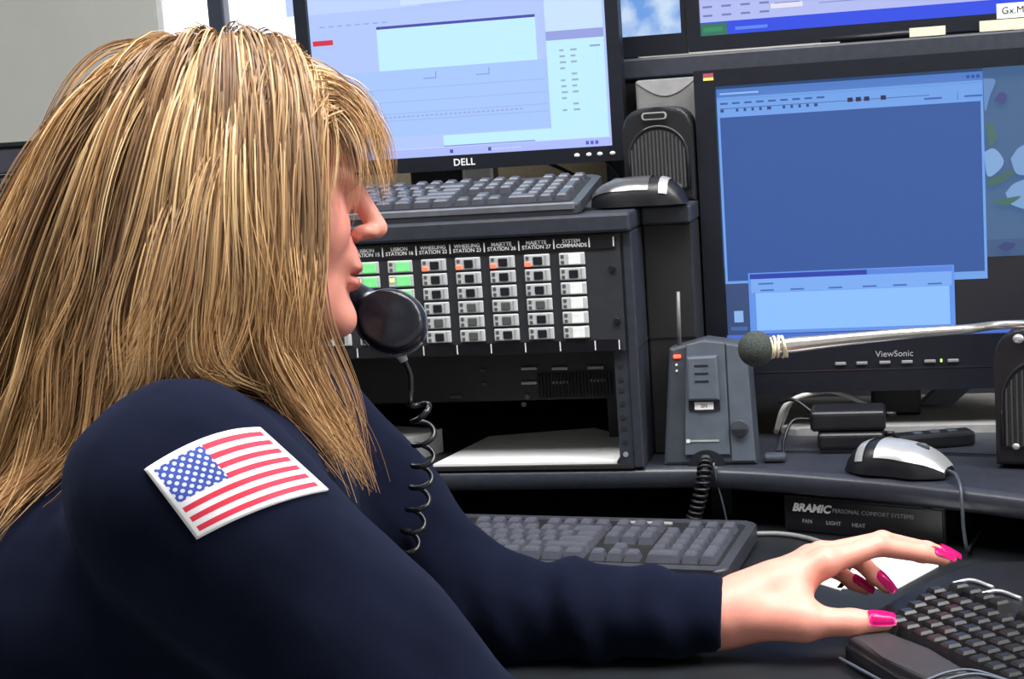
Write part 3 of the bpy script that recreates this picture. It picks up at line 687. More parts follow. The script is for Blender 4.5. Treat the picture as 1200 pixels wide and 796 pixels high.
# ------------------------------------------------------------------ speakers
def speaker_mesh(t, W, H, D):
    """arched front speaker in the thing's own axes, front towards -y, base at z=0"""
    prof = [(-W / 2, 0), (W / 2, 0)]
    for k in range(17):
        a = math.pi * k / 16
        prof.append((W / 2 * math.copysign(abs(math.cos(a)) ** 0.55, math.cos(a)), H - W * .42 + W * .42 * math.sin(a) ** 0.8))
    Mx = Matrix.Rotation(math.pi / 2, 4, 'X')
    b = NB(); add_prism(b, prof, -D, 0.0, M=Mx, bev=.005, seg=3); part('speaker_body', b, M_BLACK, t, world=False, smooth=False)
    g = NB(); gw = W * .40
    gp = [(-gw, H * .14), (gw, H * .14)] + [(gw * math.cos(math.pi * k / 14), H * .48 + gw * 1.02 * math.sin(math.pi * k / 14)) for k in range(15)]
    add_prism(g, gp, 0.0, 0.002, M=Mx); gr = part('grille', g, mat('grille_cloth', (.020, .020, .023), .8, var=.3, scale=700, bump=.6), t, world=False)
    for k in range(15):
        x = -gw * .93 + k * gw * 1.86 / 14
        zt = H * .48 + gw * math.sqrt(max(0, 1 - (x / gw) ** 2)) - .003
        r = NB(); add_box(r, (x - .0008, -.0034, H * .15), (x + .0008, -.002, zt)); part('grille_rib', r, mat('rib_grey', (.055, .055, .060), .5), gr, world=False)
    tb = NB(); pts = [(gw * 1.04 * math.cos(math.pi * k / 20), -.002, H * .48 + gw * 1.06 * math.sin(math.pi * k / 20)) for k in range(21)]
    add_tube(tb, [(gw * 1.04, -.002, H * .14)] + pts + [(-gw * 1.04, -.002, H * .14)], .0022, 6); part('rim', tb, M_LENS, t, world=False)
def speakers():
    t = thing('arched_speaker', 'black arched speaker beside the pale monitor on the rack', 'speaker', (0.037, 0.130, RT), rotz=0.0)
    speaker_mesh(t, .085, .114, .05)
    b = NB(); add_prism(b, rrect(.030, .009, .004), 0, .003, M=Matrix.Translation((-.002, -.002, .1035)) @ Matrix.Rotation(math.pi / 2, 4, 'X')); part('badge', b, M_SILVER, t, world=False)
    b = NB(); add_prism(b, rrect(.026, .006, .0025), 0, .0035, M=Matrix.Translation((-.002, -.002, .1035)) @ Matrix.Rotation(math.pi / 2, 4, 'X')); part('badge_plate', b, M_BLACK, t, world=False)
    b = NB(); add_ell(b, (.022, -.004, .016), (.006, .006, .006)); part('knob', b, M_DGREY, t, world=False)
    t = thing('arched_speaker', 'black arched speaker at the right edge below the wide monitor', 'speaker', (0.458, -0.035, 0.0036), rotz=-0.25)
    speaker_mesh(t, .105, .150, .06)
    b = NB(); add_ell(b, (-.030, -.004, .022), (.004, .002, .0035)); part('badge', b, M_SILVER, t, world=False)
    b = NB(); add_ell(b, (-.025, -.004, .139), (.006, .003, .005)); part('badge', b, M_SILVER, t, world=False)
    # grey cabinet behind the arched speaker
    t = thing('grey_speaker_box', 'plain grey box speaker behind the arched speaker on the rack', 'speaker', (0.042, 0.22, RT))
    b = NB(); add_box(b, (0.004, 0.192, RT), (0.0800, 0.262, 0.4445), .004); part('cabinet', b, mat('mid_grey_plastic', (.17, .17, .175), .5, bump=.2), t)
    b = NB()
    pts = [(0.006 + .072 * k / 12, 0.1845, 0.4415 - .018 * math.sin(math.pi * k / 12)) for k in range(13)]
    add_prism(b, [(p[0], p[2]) for p in pts] + [(0.078, 0.443), (0.006, 0.443)], 0, .0015, M=Matrix.Translation((0, 0.1922, 0)) @ Matrix.Rotation(math.pi / 2, 4, 'X'))
    part('curved_lip', b, mat('light_grey_plastic', (.27, .27, .28), .5), t)
speakers()

# ------------------------------------------------------------------ keyboards
U = 0.019
def key_mesh(w, d, h, m, taper=.0028):
    b = NB(); tp = taper
    rings = []
    for (z, e) in ((0, 0), (h * .8, tp * .85), (h, tp + .0012)):
        rings.append([b.verts.new((sx * (w / 2 - e), sy * (d / 2 - e * .8) + (0.0006 if z else 0), z)) for sx, sy in ((-1, -1), (1, -1), (1, 1), (-1, 1))])
    for i in range(2):
        for k in range(4): b.faces.new((rings[i][k], rings[i][(k + 1) % 4], rings[i + 1][(k + 1) % 4], rings[i + 1][k]))
    b.faces.new(rings[2]); b.faces.new(rings[0][::-1])
    return mesh_of(b, 'key', m)
KM = {}
def key(t, x, y, z, w=1.0, d=1.0, h=.0085, m=None, rotz=0.0):
    m = m or M_KEY
    k = (round(w, 3), round(d, 3), h, m.name)
    if k not in KM: KM[k] = key_mesh(w * U - .0022, d * U - .0024, h, m)
    return child('key', KM[k], m, t, (x, y, z), rotz)
def full_layout():
    L = []
    def row(y, ws, x=0.0):
        for wv in ws:
            if wv < 0: x += -wv
            else: L.append((x + wv / 2, y, wv, 1.0)); x += wv
    row(0, [1.25, 1.25, 1.25, 6.25, 1.25, 1.25, 1.25, 1.25]); row(1, [2.25] + [1] * 10 + [2.75]); row(2, [1.75] + [1] * 11 + [2.25])
    row(3, [1.5] + [1] * 12 + [1.5]); row(4, [1] * 13 + [2]); row(5.3, [1, -1, 1, 1, 1, 1, -.5, 1, 1, 1, 1, -.5, 1, 1, 1, 1])
    x = 15.25
    row(0, [1, 1, 1], x); row(1, [1], x + 1); row(3, [1, 1, 1], x); row(4, [1, 1, 1], x); row(5.3, [1, 1, 1], x)
    x = 18.5
    row(0, [2, 1], x); row(1, [1, 1, 1], x); row(2, [1, 1, 1], x); row(3, [1, 1, 1], x); row(4, [1, 1, 1, 1], x); row(5.3, [1, 1, 1], x + 1)
    L.append((x + 3.5, .5, 1, 2)); L.append((x + 3.5, 2.5, 1, 2))
    return L
def keyboard(name, label, loc, rotz, tilt, W=.455, D=.168, base=.012, rear=None, keyh=.0085, front_strip=None, key_m=None):
    R = Matrix.Rotation(rotz, 3, 'Z') @ Matrix.Rotation(tilt, 3, 'X')
    t = thing(name, label, 'keyboard', loc, rot=R)
    # own axes: x from -W/2, y from 0 at the front
    b = NB(); add_prism(b, [(p[0], p[1] + D / 2) for p in rrect(W, D, .014)], 0.0, base, bev=.003, seg=3); part('case', b, M_KBCASE, t, world=False)
    b = NB(); add_prism(b, [(p[0] - .0, p[1] + D / 2 - .001) for p in rrect(W - .022, D - .030, .006)], base - .0005, base + .0006); part('key_bed', b, mat('key_gap_shade', (.006, .006, .008), .6), t, world=False)  # bed coloured near black for the shade between the keys
    if front_strip:
        b = NB(); add_box(b, (-W / 2 + .006, -.0008, base - .006), (W / 2 - .006, .006, base + .0008), .0005); part('front_edge', b, front_strip, t, world=False)
    x0 = -11.25 * U; y0 = .024
    for (x, y, wv, dv) in full_layout():
        key(t, x0 + x * U, y0 + y * U, base, wv, dv, keyh, key_m)
    for sx in (-1, 1):
        h = math.tan(tilt) * D * .9 + .001
        b = NB(); add_box(b, (sx * W * .42 - .012, D * .88, -h / math.cos(tilt)), (sx * W * .42 + .012, D * .91, 0.001)); part('foot', b, M_BLACK, t, world=False)
    return t
def small_plate(t, x, y, z, w, d, m):
    b = NB(); add_box(b, (x - w / 2, y - d / 2, z), (x + w / 2, y + d / 2, z + .004), .0015); part('media_button', b, m, t, world=False)
kx = Vector((0.130, -0.226, 0)); rz = math.radians(-6.5)
ctr = kx + Matrix.Rotation(rz, 3, 'Z') @ Vector((-.2275 + .004, 0, 0))
M_KEYB = mat('blue_grey_key_plastic', (0.080, 0.085, 0.112), 0.30, var=0.1)  # lightened overall to stand in for glossy reflections on the key tops
kb1 = keyboard('keyboard', 'dark blue-grey keyboard below the raised shelf behind the sleeve', (ctr[0], ctr[1], DZ + .0005), rz, math.radians(2.0), D=.170, base=.018, keyh=.0105, key_m=M_KEYB)
for k, x in enumerate((15.8, 16.9, 18.0)):
    small_plate(kb1, -11.25 * U + x * U, .024 + 6.35 * U, .018, .016, .006, M_SILVER)
kb2 = keyboard('keyboard', 'black keyboard lying on top of the rack under the pale monitor', (-0.264, -0.002, RT + .0005), math.radians(-1.0), math.radians(9.5), D=.155, base=.012, front_strip=mat('grey_strip', (.16, .17, .20), .35), key_m=mat('black_key_plastic', (0.050, 0.053, 0.070), 0.3))

def right_keyboard():
    a = np.array([0.56, -0.83, 0]); a /= np.linalg.norm(a); bb = np.array([0.83, 0.56, 0]); bb /= np.linalg.norm(bb)
    t = thing('keyboard', 'black ergonomic keyboard with palm rest under the pink-nailed hand', 'keyboard', (0.40, -0.42, DZ))
    def wp(u, v): p = np.array([0.256, -0.443, 0]) + a * u + bb * v; return (p[0], p[1])
    case = [(0.256, -0.443), (0.262, -0.405), (0.283, -0.352), (0.318, -0.285), (0.352, -0.225), (0.375, -0.200), (0.42, -0.195), (0.47, -0.225), wp(.20, .30), wp(.30, .30), wp(.42, .27), wp(.45, .20), wp(.44, .06), wp(.40, .0), wp(.20, -.012)]
    b = NB(); add_prism(b, case, DZ + .0005, DZ + .020, bev=.005, seg=3); part('case', b, M_BLACK, t)
    pr = [wp(.003, .003), wp(-.004, .036), wp(.060, .044), wp(.118, .038), wp(.122, .0), wp(.06, -.002)]
    b = NB(); add_prism(b, pr, DZ + .018, DZ + .0265, bev=.004, seg=3); part('palm_rest', b, mat('soft_black', (.026, .024, .028), .5, bump=.15), t)
    pr = [wp(.128, .0), wp(.124, .038), wp(.20, .050), wp(.30, .05), wp(.39, .04), wp(.39, .008), wp(.26, -.004)]
    b = NB(); add_prism(b, pr, DZ + .018, DZ + .0265, bev=.004, seg=3); part('palm_rest', b, mat('soft_black', (.026, .024, .028), .5), t)
    for off in (0.121, 0.132):
        pts = bez([(*wp(off, -.004), DZ + .0265), (*wp(off - .002, .020), DZ + .0285), (*wp(off + .006, .040), DZ + .028), (*wp(off + .05, .052), DZ + .027)], 14)
        b = NB(); add_tube(b, pts, .0012, 6); part('edge_line', b, M_GREYP, t)
    b = NB(); pts = [(*wp(u, -.006 - .0 * u), DZ + .008) for u in np.linspace(.0, .38, 12)]; add_tube(b, pts, .0016, 6); part('trim_line', b, M_GREYP, t)
    yaw = math.atan2(a[1], a[0])
    tl = np.array(t.location)
    def k(u, v, wv=1.0):
        p = np.array([0.256, -0.443, DZ + .020]) + a * u + bb * v - tl
        key(t, p[0], p[1], p[2] , wv, 1.0, .0115, M_KEYR, yaw)
    for r in range(6):
        v = .056 + r * .0192 + (.006 if r == 5 else 0)
        u0 = -.006 - r * .0125 + (0.012 if r == 5 else 0)
        n = 15 if r < 5 else 14
        for c in range(n):
            if r == 5 and c % 5 == 4: continue
            k(u0 + c * .0192, v)
    for u in (-.085, -.045):
        p = wp(u, .185); b = NB(); add_tube(b, bez([(*wp(u, .172), DZ + .0215), (*wp(u + .005, .19), DZ + .023), (*wp(u + .03, .195), DZ + .0215)], 8), .002, 6); part('highlight_streak', b, M_SILVER, t)  # silver streaks stand in for highlights on the back of the case
M_KEYR = mat('glossy_black_key', (0.016, 0.016, 0.019), 0.22, var=0.1)
right_keyboard()

# ------------------------------------------------------------------ mice
def mouse(name, label, loc, rotz, scale=1.0, top=None, stripe=None, nose=(2.3, .62)):
    t = thing(name, label, 'mouse', loc, rotz=rotz)
    L, Wd, H = .118 * scale, .066 * scale, .037 * scale
    def surf(u, v, inset=0.0, lo=0.0):
        # u along length 0 rear .. 1 front, v across 0..1
        s = 2 * u - 1
        hw = (Wd / 2 - inset) * (1 - abs(s) ** 3.2 * .75) ** .5 * (1 - .10 * math.cos(math.pi * (u - .5) * 2) ** 2)
        tq = abs((u - .40) / (.40 if u < .40 else .63))
        hz = (H - inset) * max(0.0, 1 - tq ** (2.6 if u < .40 else nose[0])) ** (.55 if u < .40 else nose[1])
        a = math.pi * v
        return ((u - .5) * (L - 2 * inset), -hw * math.copysign(abs(math.cos(a)) ** .8, math.cos(a)), lo + max(0.002, hz * math.sin(a) ** .75))
    def patch(u0, u1, v0, v1, inset, nu=18, nv=18, edge=None):
        b = NB(); g = []
        for i in range(nu + 1):
            row = []
            for j in range(nv + 1):
                u = u0 + (u1 - u0) * i / nu; vv0, vv1 = v0, v1
                if edge: vv0, vv1 = edge(u)
                row.append(b.verts.new(surf(u, vv0 + (vv1 - vv0) * j / nv, inset)))
            g.append(row)
        for i in range(nu):
            for j in range(nv):
                f = b.faces.new((g[i][j], g[i + 1][j], g[i + 1][j + 1], g[i][j + 1])); f.smooth = True
        return b
    b = patch(0.0, 1.0, 0.0, 1.0, 0.0012, 24, 20); part('body', b, M_BLACK, t, world=False)
    e = lambda u: (.16 + .10 * max(0, (u - .62)) ** 1, .84 - .10 * max(0, (u - .62)))
    b = patch(.36, .985, .16, .84, 0.0, 20, 16, e); part('top_shell', b, top or M_SILVER, t, world=False)
    b = patch(.17, .255, .12, .88, 0.0, 5, 16); part('rear_band', b, stripe or M_SILVER, t, world=False)
    b = NB(); add_ell(b, (L * .23, 0, H * .80), (.009, .0032, .006)); part('scroll_wheel', b, M_DGREY, t, world=False)
    b = NB(); add_box(b, (L * .12, -.0006, H * .70), (L * .30, .0006, H * .86)); part('button_gap', b, M_LENS, t, world=False)
    return t
m1 = mouse('computer_mouse', 'silver and black mouse on the raised shelf edge', (0.305, -0.040, 0.0005), math.radians(-24), 1.0)
q = [(0.352, -0.062, .008), (0.362, -0.085, .010), (0.366, -0.112, .004), (0.367, -0.1235, -.012), (0.368, -0.127, -.040), (0.371, -0.124, -.062), (0.376, -0.085, DZ + .003), (0.39, -0.02, DZ + .003)]
b = NB(); add_tube(b, bez(q, 40), .0019, 8); part('cable', b, M_DGREY, m1)
m2 = mouse('computer_mouse', 'dark glossy mouse beside the keyboard on top of the rack', (0.022, 0.066, RT + .0005), math.radians(176), .96, nose=(3.2, .45), top=mat('dark_silver', (.12, .12, .13), .22, metal=.5), stripe=M_SILVER)
b = NB(); add_tube(b, bez([(-.030, .070, RT + .008), (-.0325, .10, RT + .004), (-.0325, .165, RT + .003), (-.02, .2, RT + .003)], 16), .0018, 6); part('cable', b, M_BLACK, m2)

# ------------------------------------------------------------------ charger base
def charger():
    t = thing('charging_base', 'grey radio charging base with antenna standing at the shelf edge', 'charger', (0.094, 0.03, 0.0))
    # front outline in x,z ; leans back a little
    Mx = Matrix.Translation((0, 0.012, 0)) @ Matrix.Rotation(math.radians(86), 4, 'X')
    pr = [(0.0405, 0.0), (0.148, 0.0), (0.1425, 0.138), (0.093, 0.146), (0.0525, 0.136)]
    b = NB(); add_prism(b, pr, -0.046, 0.0, M=Mx, bev=.004, seg=2); part('housing', b, M_DGREY, t)
    cen = [(0.066, 0.012), (0.118, 0.012), (0.1165, 0.1405), (0.093, 0.1435), (0.073, 0.140)]
    b = NB(); add_prism(b, cen, 0.0, 0.003, M=Mx, bev=.001); part('centre_panel', b, M_GREYP, t)
    rp = [(0.1195, 0.004), (0.1465, 0.004), (0.1410, 0.1355), (0.1180, 0.1395)]
    b = NB(); add_prism(b, rp, 0.0, 0.0022, M=Mx, bev=.001); part('side_facet', b, M_GREYP, t)
    cr = [(0.073, 0.076), (0.109, 0.076), (0.1085, 0.127), (0.0735, 0.126)]
    b = NB(); add_prism(b, cr, 0.003, 0.011, M=Mx, bev=.0025); cp = part('cradle', b, M_GREYP, t)
    for z in (.116, .107, .098):
        b = NB(); add_box(b, (.082, z - .0012, .0108), (.098, z + .0012, .0116), .0004, M=Mx); part('slot', b, M_LENS, cp)
    b = NB(); add_box(b, (.073, .0640, .003), (.109, .0765, .0045), M=Mx); part('dark_gap', b, M_LENS, t)
    b = NB(); add_box(b, (.080, .0650, .003), (.1015, .0735, .0062), M=Mx); part('white_tag', b, M_PAPER, t)
    text('printed_label', 'SN', .006, M_LENSG, t, Mx @ Vector((.091, .0692, .0064)), Mx.to_3x3() @ Vector((1, 0, 0)), Mx.to_3x3() @ Vector((0, 1, 0)))
    b = NB(); add_cyl(b, Mx @ Vector((.1295, .042, .002)), Mx @ Vector((.1295, .042, .0065)), .0105, 24, .0095); kn = part('knob', b, M_DGREY, t)
    b = NB(); add_prism(b, [(.1295 + .0085 * math.cos(a), .0415 + .0085 * math.sin(a)) for a in np.linspace(math.pi, 2 * math.pi, 13)], .0063, .0072, M=Mx); part('knob_dark_half', b, M_LENS, kn)  # dark half disc on the lower half of the knob
    b = NB(); add_prism(b, [(.091 + .021 * math.cos(a), .0 + .018 * math.sin(a)) for a in np.linspace(0, math.pi, 15)], .002, .0042, M=Mx); part('cable_arch', b, M_LENS, t)
    b = NB(); add_box(b, (.070, .0275, .003), (.106, .0295, .0038), M=Mx); part('name_strip', b, mat('dull_print', (.35, .36, .38), .5), t)
    b = NB(); add_box(b, (.0685, .0265, .003), (.0725, .0305, .004), M=Mx); part('emblem', b, M_WHITE, t)
    b = NB(); add_box(b, (.0575, .1245, .0), (.0660, .1285, .0025), .0008, M=Mx); part('red_light', b, M_RED, t)
    for z in (.117, .110):
        b = NB(); add_cyl(b, Mx @ Vector((.0605, z, 0)), Mx @ Vector((.0605, z, .0015)), .0014, 8); part('indicator', b, M_WHITE, t)
    b = NB(); add_cyl(b, (0.0635, 0.030, 0.130), (0.0655, 0.030, 0.200), .0026, 10, .0020); part('antenna', b, mat('antenna_grey', (.16, .16, .17), .4), t)
    # coiled cord that leaves the arch, drops over the shelf edge and ends behind the keyboard
    spine = bez([(0.091, 0.0, 0.008), (0.091, -0.012, 0.004), (0.089, -0.0205, -0.012), (0.083, -0.021, -0.035), (0.076, -0.020, -0.055), (0.074, -0.016, DZ + .010)], 60)
    P, Uv, V = frames(spine); n = 420; tt = np.linspace(0, 59, n)
    pts = []
    for i, s in enumerate(tt):
        k = min(int(s), 58); f = s - k; c = P[k] * (1 - f) + P[k + 1] * f; uu = Uv[k]; vv = V[k]
        ang = 2 * math.pi * 17 * i / n; rr = .0072 if 20 < i < n - 10 else .003
        pts.append(c + rr * (math.cos(ang) * uu + math.sin(ang) * vv))
    b = NB(); add_tube(b, pts, .0019, 6); part('coiled_cord', b, M_BLACK, t)
    b = NB(); add_tube(b, bez([(0.100, 0.002, .004), (0.101, -.010, .0045), (0.103, -.0045, -.018), (0.108, -.004, -.04), (.112, .0, DZ + .003)], 20), .0012, 6); part('thin_wire', b, M_GREYP, t)
charger()

# ------------------------------------------------------------------ microphone on its boom
def microphone():
    d = 1.62
    t = thing('desk_microphone', 'boom microphone with grey-green foam tip reaching across the lower screen', 'microphone', (0.82, -0.05, 0.0036))
    A = atd(886, 409, d)
    pts = [atd(905, 407, d), atd(960, 401, d), atd(1050, 392, d), atd(1130, 386, d + .01), atd(1200, 380, d + .02), (0.60, -0.20, 0.175), (0.74, -0.15, 0.150), (0.81, -0.08, 0.08), (0.82, -0.05, 0.02)]
    c = bez(pts, 60); r = np.interp(np.linspace(0, 1, 60), [0, .06, .2, .45, 1], [.0075, .0085, .0062, .0045, .0045])
    b = NB(); add_tube(b, c, r, 14); part('boom_tube', b, M_CHROME, t)
    b = NB(); add_ell(b, A, (.0185, .0185, .0185), u=28, v=18); part('foam_windscreen', b, M_FOAM, t)
    ax = atd(960, 401, d) - atd(905, 407, d); ax /= np.linalg.norm(ax)
    e1 = np.cross(ax, [0, 1, 0]); e1 /= np.linalg.norm(e1); e2 = np.cross(ax, e1)
    for k, (o, ph) in enumerate(((0.000, .3), (.004, 1.2), (.0095, 2.4), (.0125, .0), (.016, 4.0))):
        cc = atd(901, 408, d) + ax * o
        ring = [cc + (.0103 + .0006 * math.sin(3 * a + ph)) * (math.cos(a) * e1 + math.sin(a) * e2) + ax * .002 * math.sin(a + ph) for a in np.linspace(0, 2 * math.pi, 25)]
        b = NB(); add_tube(b, ring, .0016, 6); part('rubber_band', b, M_CREAM, t)
    b = NB(); add_cyl(b, (0.82, -0.05, 0.0036), (0.82, -0.05, 0.022), .05, 24, .045); part('base', b, M_BLACK, t)
microphone()

# ------------------------------------------------------------------ small things under the wide monitor
def clutter():
    for i, (z0, x0, x1, y0, y1, h, lab) in enumerate(((0.0037, .214, .290, .060, .122, .020, 'lower of two stacked black power bricks under the wide monitor'), (0.0242, .206, .292, .066, .120, .024, 'upper of two stacked black power bricks under the wide monitor'))):
        t = thing('power_brick', lab, 'power adapter', ((x0 + x1) / 2, (y0 + y1) / 2, z0), group='stacked power bricks', rotz=0)
        b = NB(); add_box(b, (x0, y0, z0), (x1, y1, z0 + h), .005, 3); part('housing', b, M_BLACK, t)
        b = NB(); add_cyl(b, (x1 - .002, (y0 + y1) / 2, z0 + h * .6), (x1 + .012, (y0 + y1) / 2, z0 + h * .62), .004, 10, .0025); part('strain_relief', b, M_BLACK, t)
        if i == 1:
            b = NB(); add_tube(b, bez([(x0 + .002, .085, z0 + h * .5), (x0 - .02, .08, .036), (x0 - .03, .06, .018), (.176, .035, .006), (.17, .025, .0035)], 24), .0020, 6); part('cable', b, M_BLACK, t)
            b = NB(); add_tube(b, bez([(x0 + .002, .10, z0 + h * .7), (x0 - .02, .11, .055), (.168, .12, .05)], 14), .0022, 6); part('cable', b, M_BLACK, t)
    b = NB(); add_box(b, (0.155, .018, .0005), (.180, .036, .009), .003); solo('cable_plug', b, M_DGREY, 'small black cable plug lying on the shelf beside the charging base', 'plug', (.167, .027, 0.0005))
    for i, (pts, lab) in enumerate((([(0.165, .17, .012), (.185, .16, .050), (.23, .15, .062), (.262, .16, .060), (.30, .18, .055)], 'pale grey cable arching behind the power bricks'),
                     ([(.160, .15, .007), (.175, .14, .044), (.21, .15, .056), (.24, .17, .050), (.30, .22, .010)], 'lower pale grey cable looping behind the power bricks'))):
        b = NB(); add_tube(b, bez(pts, 24), .0032, 8); solo('cable', b, mat('pale_cable', (.42, .42, .42), .5), lab, 'cable', pts[0])
    # slim black handheld lying in front of the foot
    t = thing('remote_control', 'slim black remote lying behind the silver mouse', 'remote', (.345, .075, .0037), rotz=math.radians(16))
    b = NB(); add_box(b, (-.045, -.014, 0), (.045, .014, .017), .004); part('body', b, M_BLACK, t, world=False)
    for k in range(3):
        b = NB(); add_box(b, (-.025 + k * .02, -.007, .0165), (-.014 + k * .02, .007, .0185), .001); part('button', b, M_DGREY, t, world=False)
    # climate control box under the shelf
    a = atZ(918, 581, -.031); c = atZ(1108, 596, -.031); ang = math.atan2(c[1] - a[1], c[0] - a[0]); Ln = math.hypot(c[0] - a[0], c[1] - a[1])
    t = thing('comfort_control', 'black control box with white lettering under the raised shelf', 'control box', ((a[0] + c[0]) / 2, (a[1] + c[1]) / 2, DZ), rotz=ang)
    h = .0425
    b = NB(); add_box(b, (-Ln / 2, 0, 0.0005), (Ln / 2, .10, h), .002); part('housing', b, M_BLACK, t, world=False)
    b = NB(); add_box(b, (-Ln / 2 + .003, -.0012, .003), (Ln / 2 - .003, .0, h - .004), .0005); part('front_plate', b, mat('label_black', (0.008, 0.008, 0.011), 0.3), t, world=False)
    mw = MW[t.name]; xa = mw.to_3x3() @ Vector((1, 0, 0))
    text('lettering', 'BRAMIC', .0125, M_WHITE, t, mw @ Vector((-Ln / 2 + .033, -.0015, h - .0135)), xa, ZA, shear=.3, bold=.0005)
    text('lettering', 'PERSONAL COMFORT SYSTEMS', .0066, mat('dull_print', (.35, .36, .38), .5), t, mw @ Vector((-Ln / 2 + .104, -.0015, h - .0140)), xa, ZA, shear=.1)
    for s, dx in (('FAN', .028), ('LIGHT', .059), ('HEAT', .088)):
        text('lettering', s, .0062, mat('dull_print', (.35, .36, .38), .5), t, mw @ Vector((-Ln / 2 + dx, -.0015, h - .0285)), xa, ZA)
    b = NB(); add_ell(b, (Ln / 2 - .02, -.001, h - .004), (.006, .0015, .0015)); part('grey_clip', b, M_DGREY, t, world=False)  # small dark grey oval near the top right of the front
    # cable on the desk and the papers beneath the hand
    b = NB(); add_tube(b, bez([(*atZ(880, 626, DZ + .003)[:2], DZ + .003), (*atZ(915, 626, DZ + .003)[:2], DZ + .003), (*atZ(950, 632, DZ + .003)[:2], DZ + .003), (*atZ(985, 645, DZ + .003)[:2], DZ + .003), (.27, -.16, DZ + .003)], 30), .0030, 8)
    solo('cable', b, mat('grey_cable', (.20, .20, .21), .45), 'grey cable curving over the desk right of the blue-grey keyboard', 'cable', atZ(915, 626, DZ))
    P = [atZ(x, y, DZ + .001)[:2] for x, y in ((980, 690), (1052, 690), (1100, 664), (1088, 652), (1010, 653))]
    b = NB(); add_prism(b, [tuple(p) for p in P], DZ + .0004, DZ + .0016); solo('paper_sheet', b, M_PAPER, 'white paper on the desk behind the arched index finger', 'paper', (*P[1], DZ + .0004))
    P = [atZ(x, y, DZ + .001)[:2] for x, y in ((905, 668), (985, 692), (1000, 676), (930, 660))]
    b = NB(); add_prism(b, [tuple(p) for p in P], DZ + .0004, DZ + .0016); solo('paper_sheet', b, M_PAPER, 'white paper edge showing behind the back of the hand', 'paper', (*P[1], DZ + .0004))
    # thin rod at the left part of the raised shelf
    # dark office machine at the far left
    q = atY(20, 166, .55); x1 = atY(60, 166, .55)[0]
    t = thing('office_printer', 'dark layered office machine at the left edge behind the blond hair', 'printer', (x1 - .2, .65, -0.001))
    b = NB(); add_box(b, (x1 - .42, .50, .0), (x1, .595, q[2] - .078), .004); part('lower_body', b, M_DGREY, t)
    b = NB(); add_box(b, (x1 - .42, .515, q[2] - .078), (x1 - .005, .595, q[2] - .052), .003); part('paper_tray', b, M_GREYP, t)
    b = NB(); add_box(b, (x1 - .42, .49, q[2] - .050), (x1, .595, q[2] - .008), .004); part('scanner_body', b, mat('slate_plastic', (.045, .045, .065), .4), t)
    b = NB(); add_box(b, (x1 - .425, .485, q[2] - .008), (x1 + .005, .595, q[2]), .002); part('lid', b, M_BLACK, t)
    qq = atY(2, 211, .50); b = NB(); add_ell(b, (qq[0], .514, q[2] - .060), (.010, .004, .004)); part('tray_handle', b, M_CREAM, t)
clutter()

# ------------------------------------------------------------------ the person
def smin(a, b, k):
    h = np.clip(0.5 + 0.5 * (b - a) / k, 0, 1)
    return b * (1 - h) + a * h - k * h * (1 - h)
def smax(a, b, k): return -smin(-a, -b, k)
def sd_ell(p, c, r):
    q = p - np.asarray(c); r = np.asarray(r)
    k0 = np.linalg.norm(q / r, axis=-1); k1 = np.linalg.norm(q / (r * r), axis=-1) + 1e-9
    return k0 * (k0 - 1) / k1
def sd_rc(p, a, b, r1, r2):
    a = np.asarray(a, float); b = np.asarray(b, float); ba = b - a; pa = p - a
    h = np.clip((pa @ ba) / (ba @ ba), 0, 1)
    return np.linalg.norm(pa - h[..., None] * ba, axis=-1) - (r1 + (r2 - r1) * h)
def sd_chain(p, pts, rs, k=.01):
    d = None
    for i in range(len(pts) - 1):
        e = sd_rc(p, pts[i], pts[i + 1], rs[i], rs[i + 1])
        d = e if d is None else np.minimum(d, e) if k == 0 else smin(d, e, k)
    return d
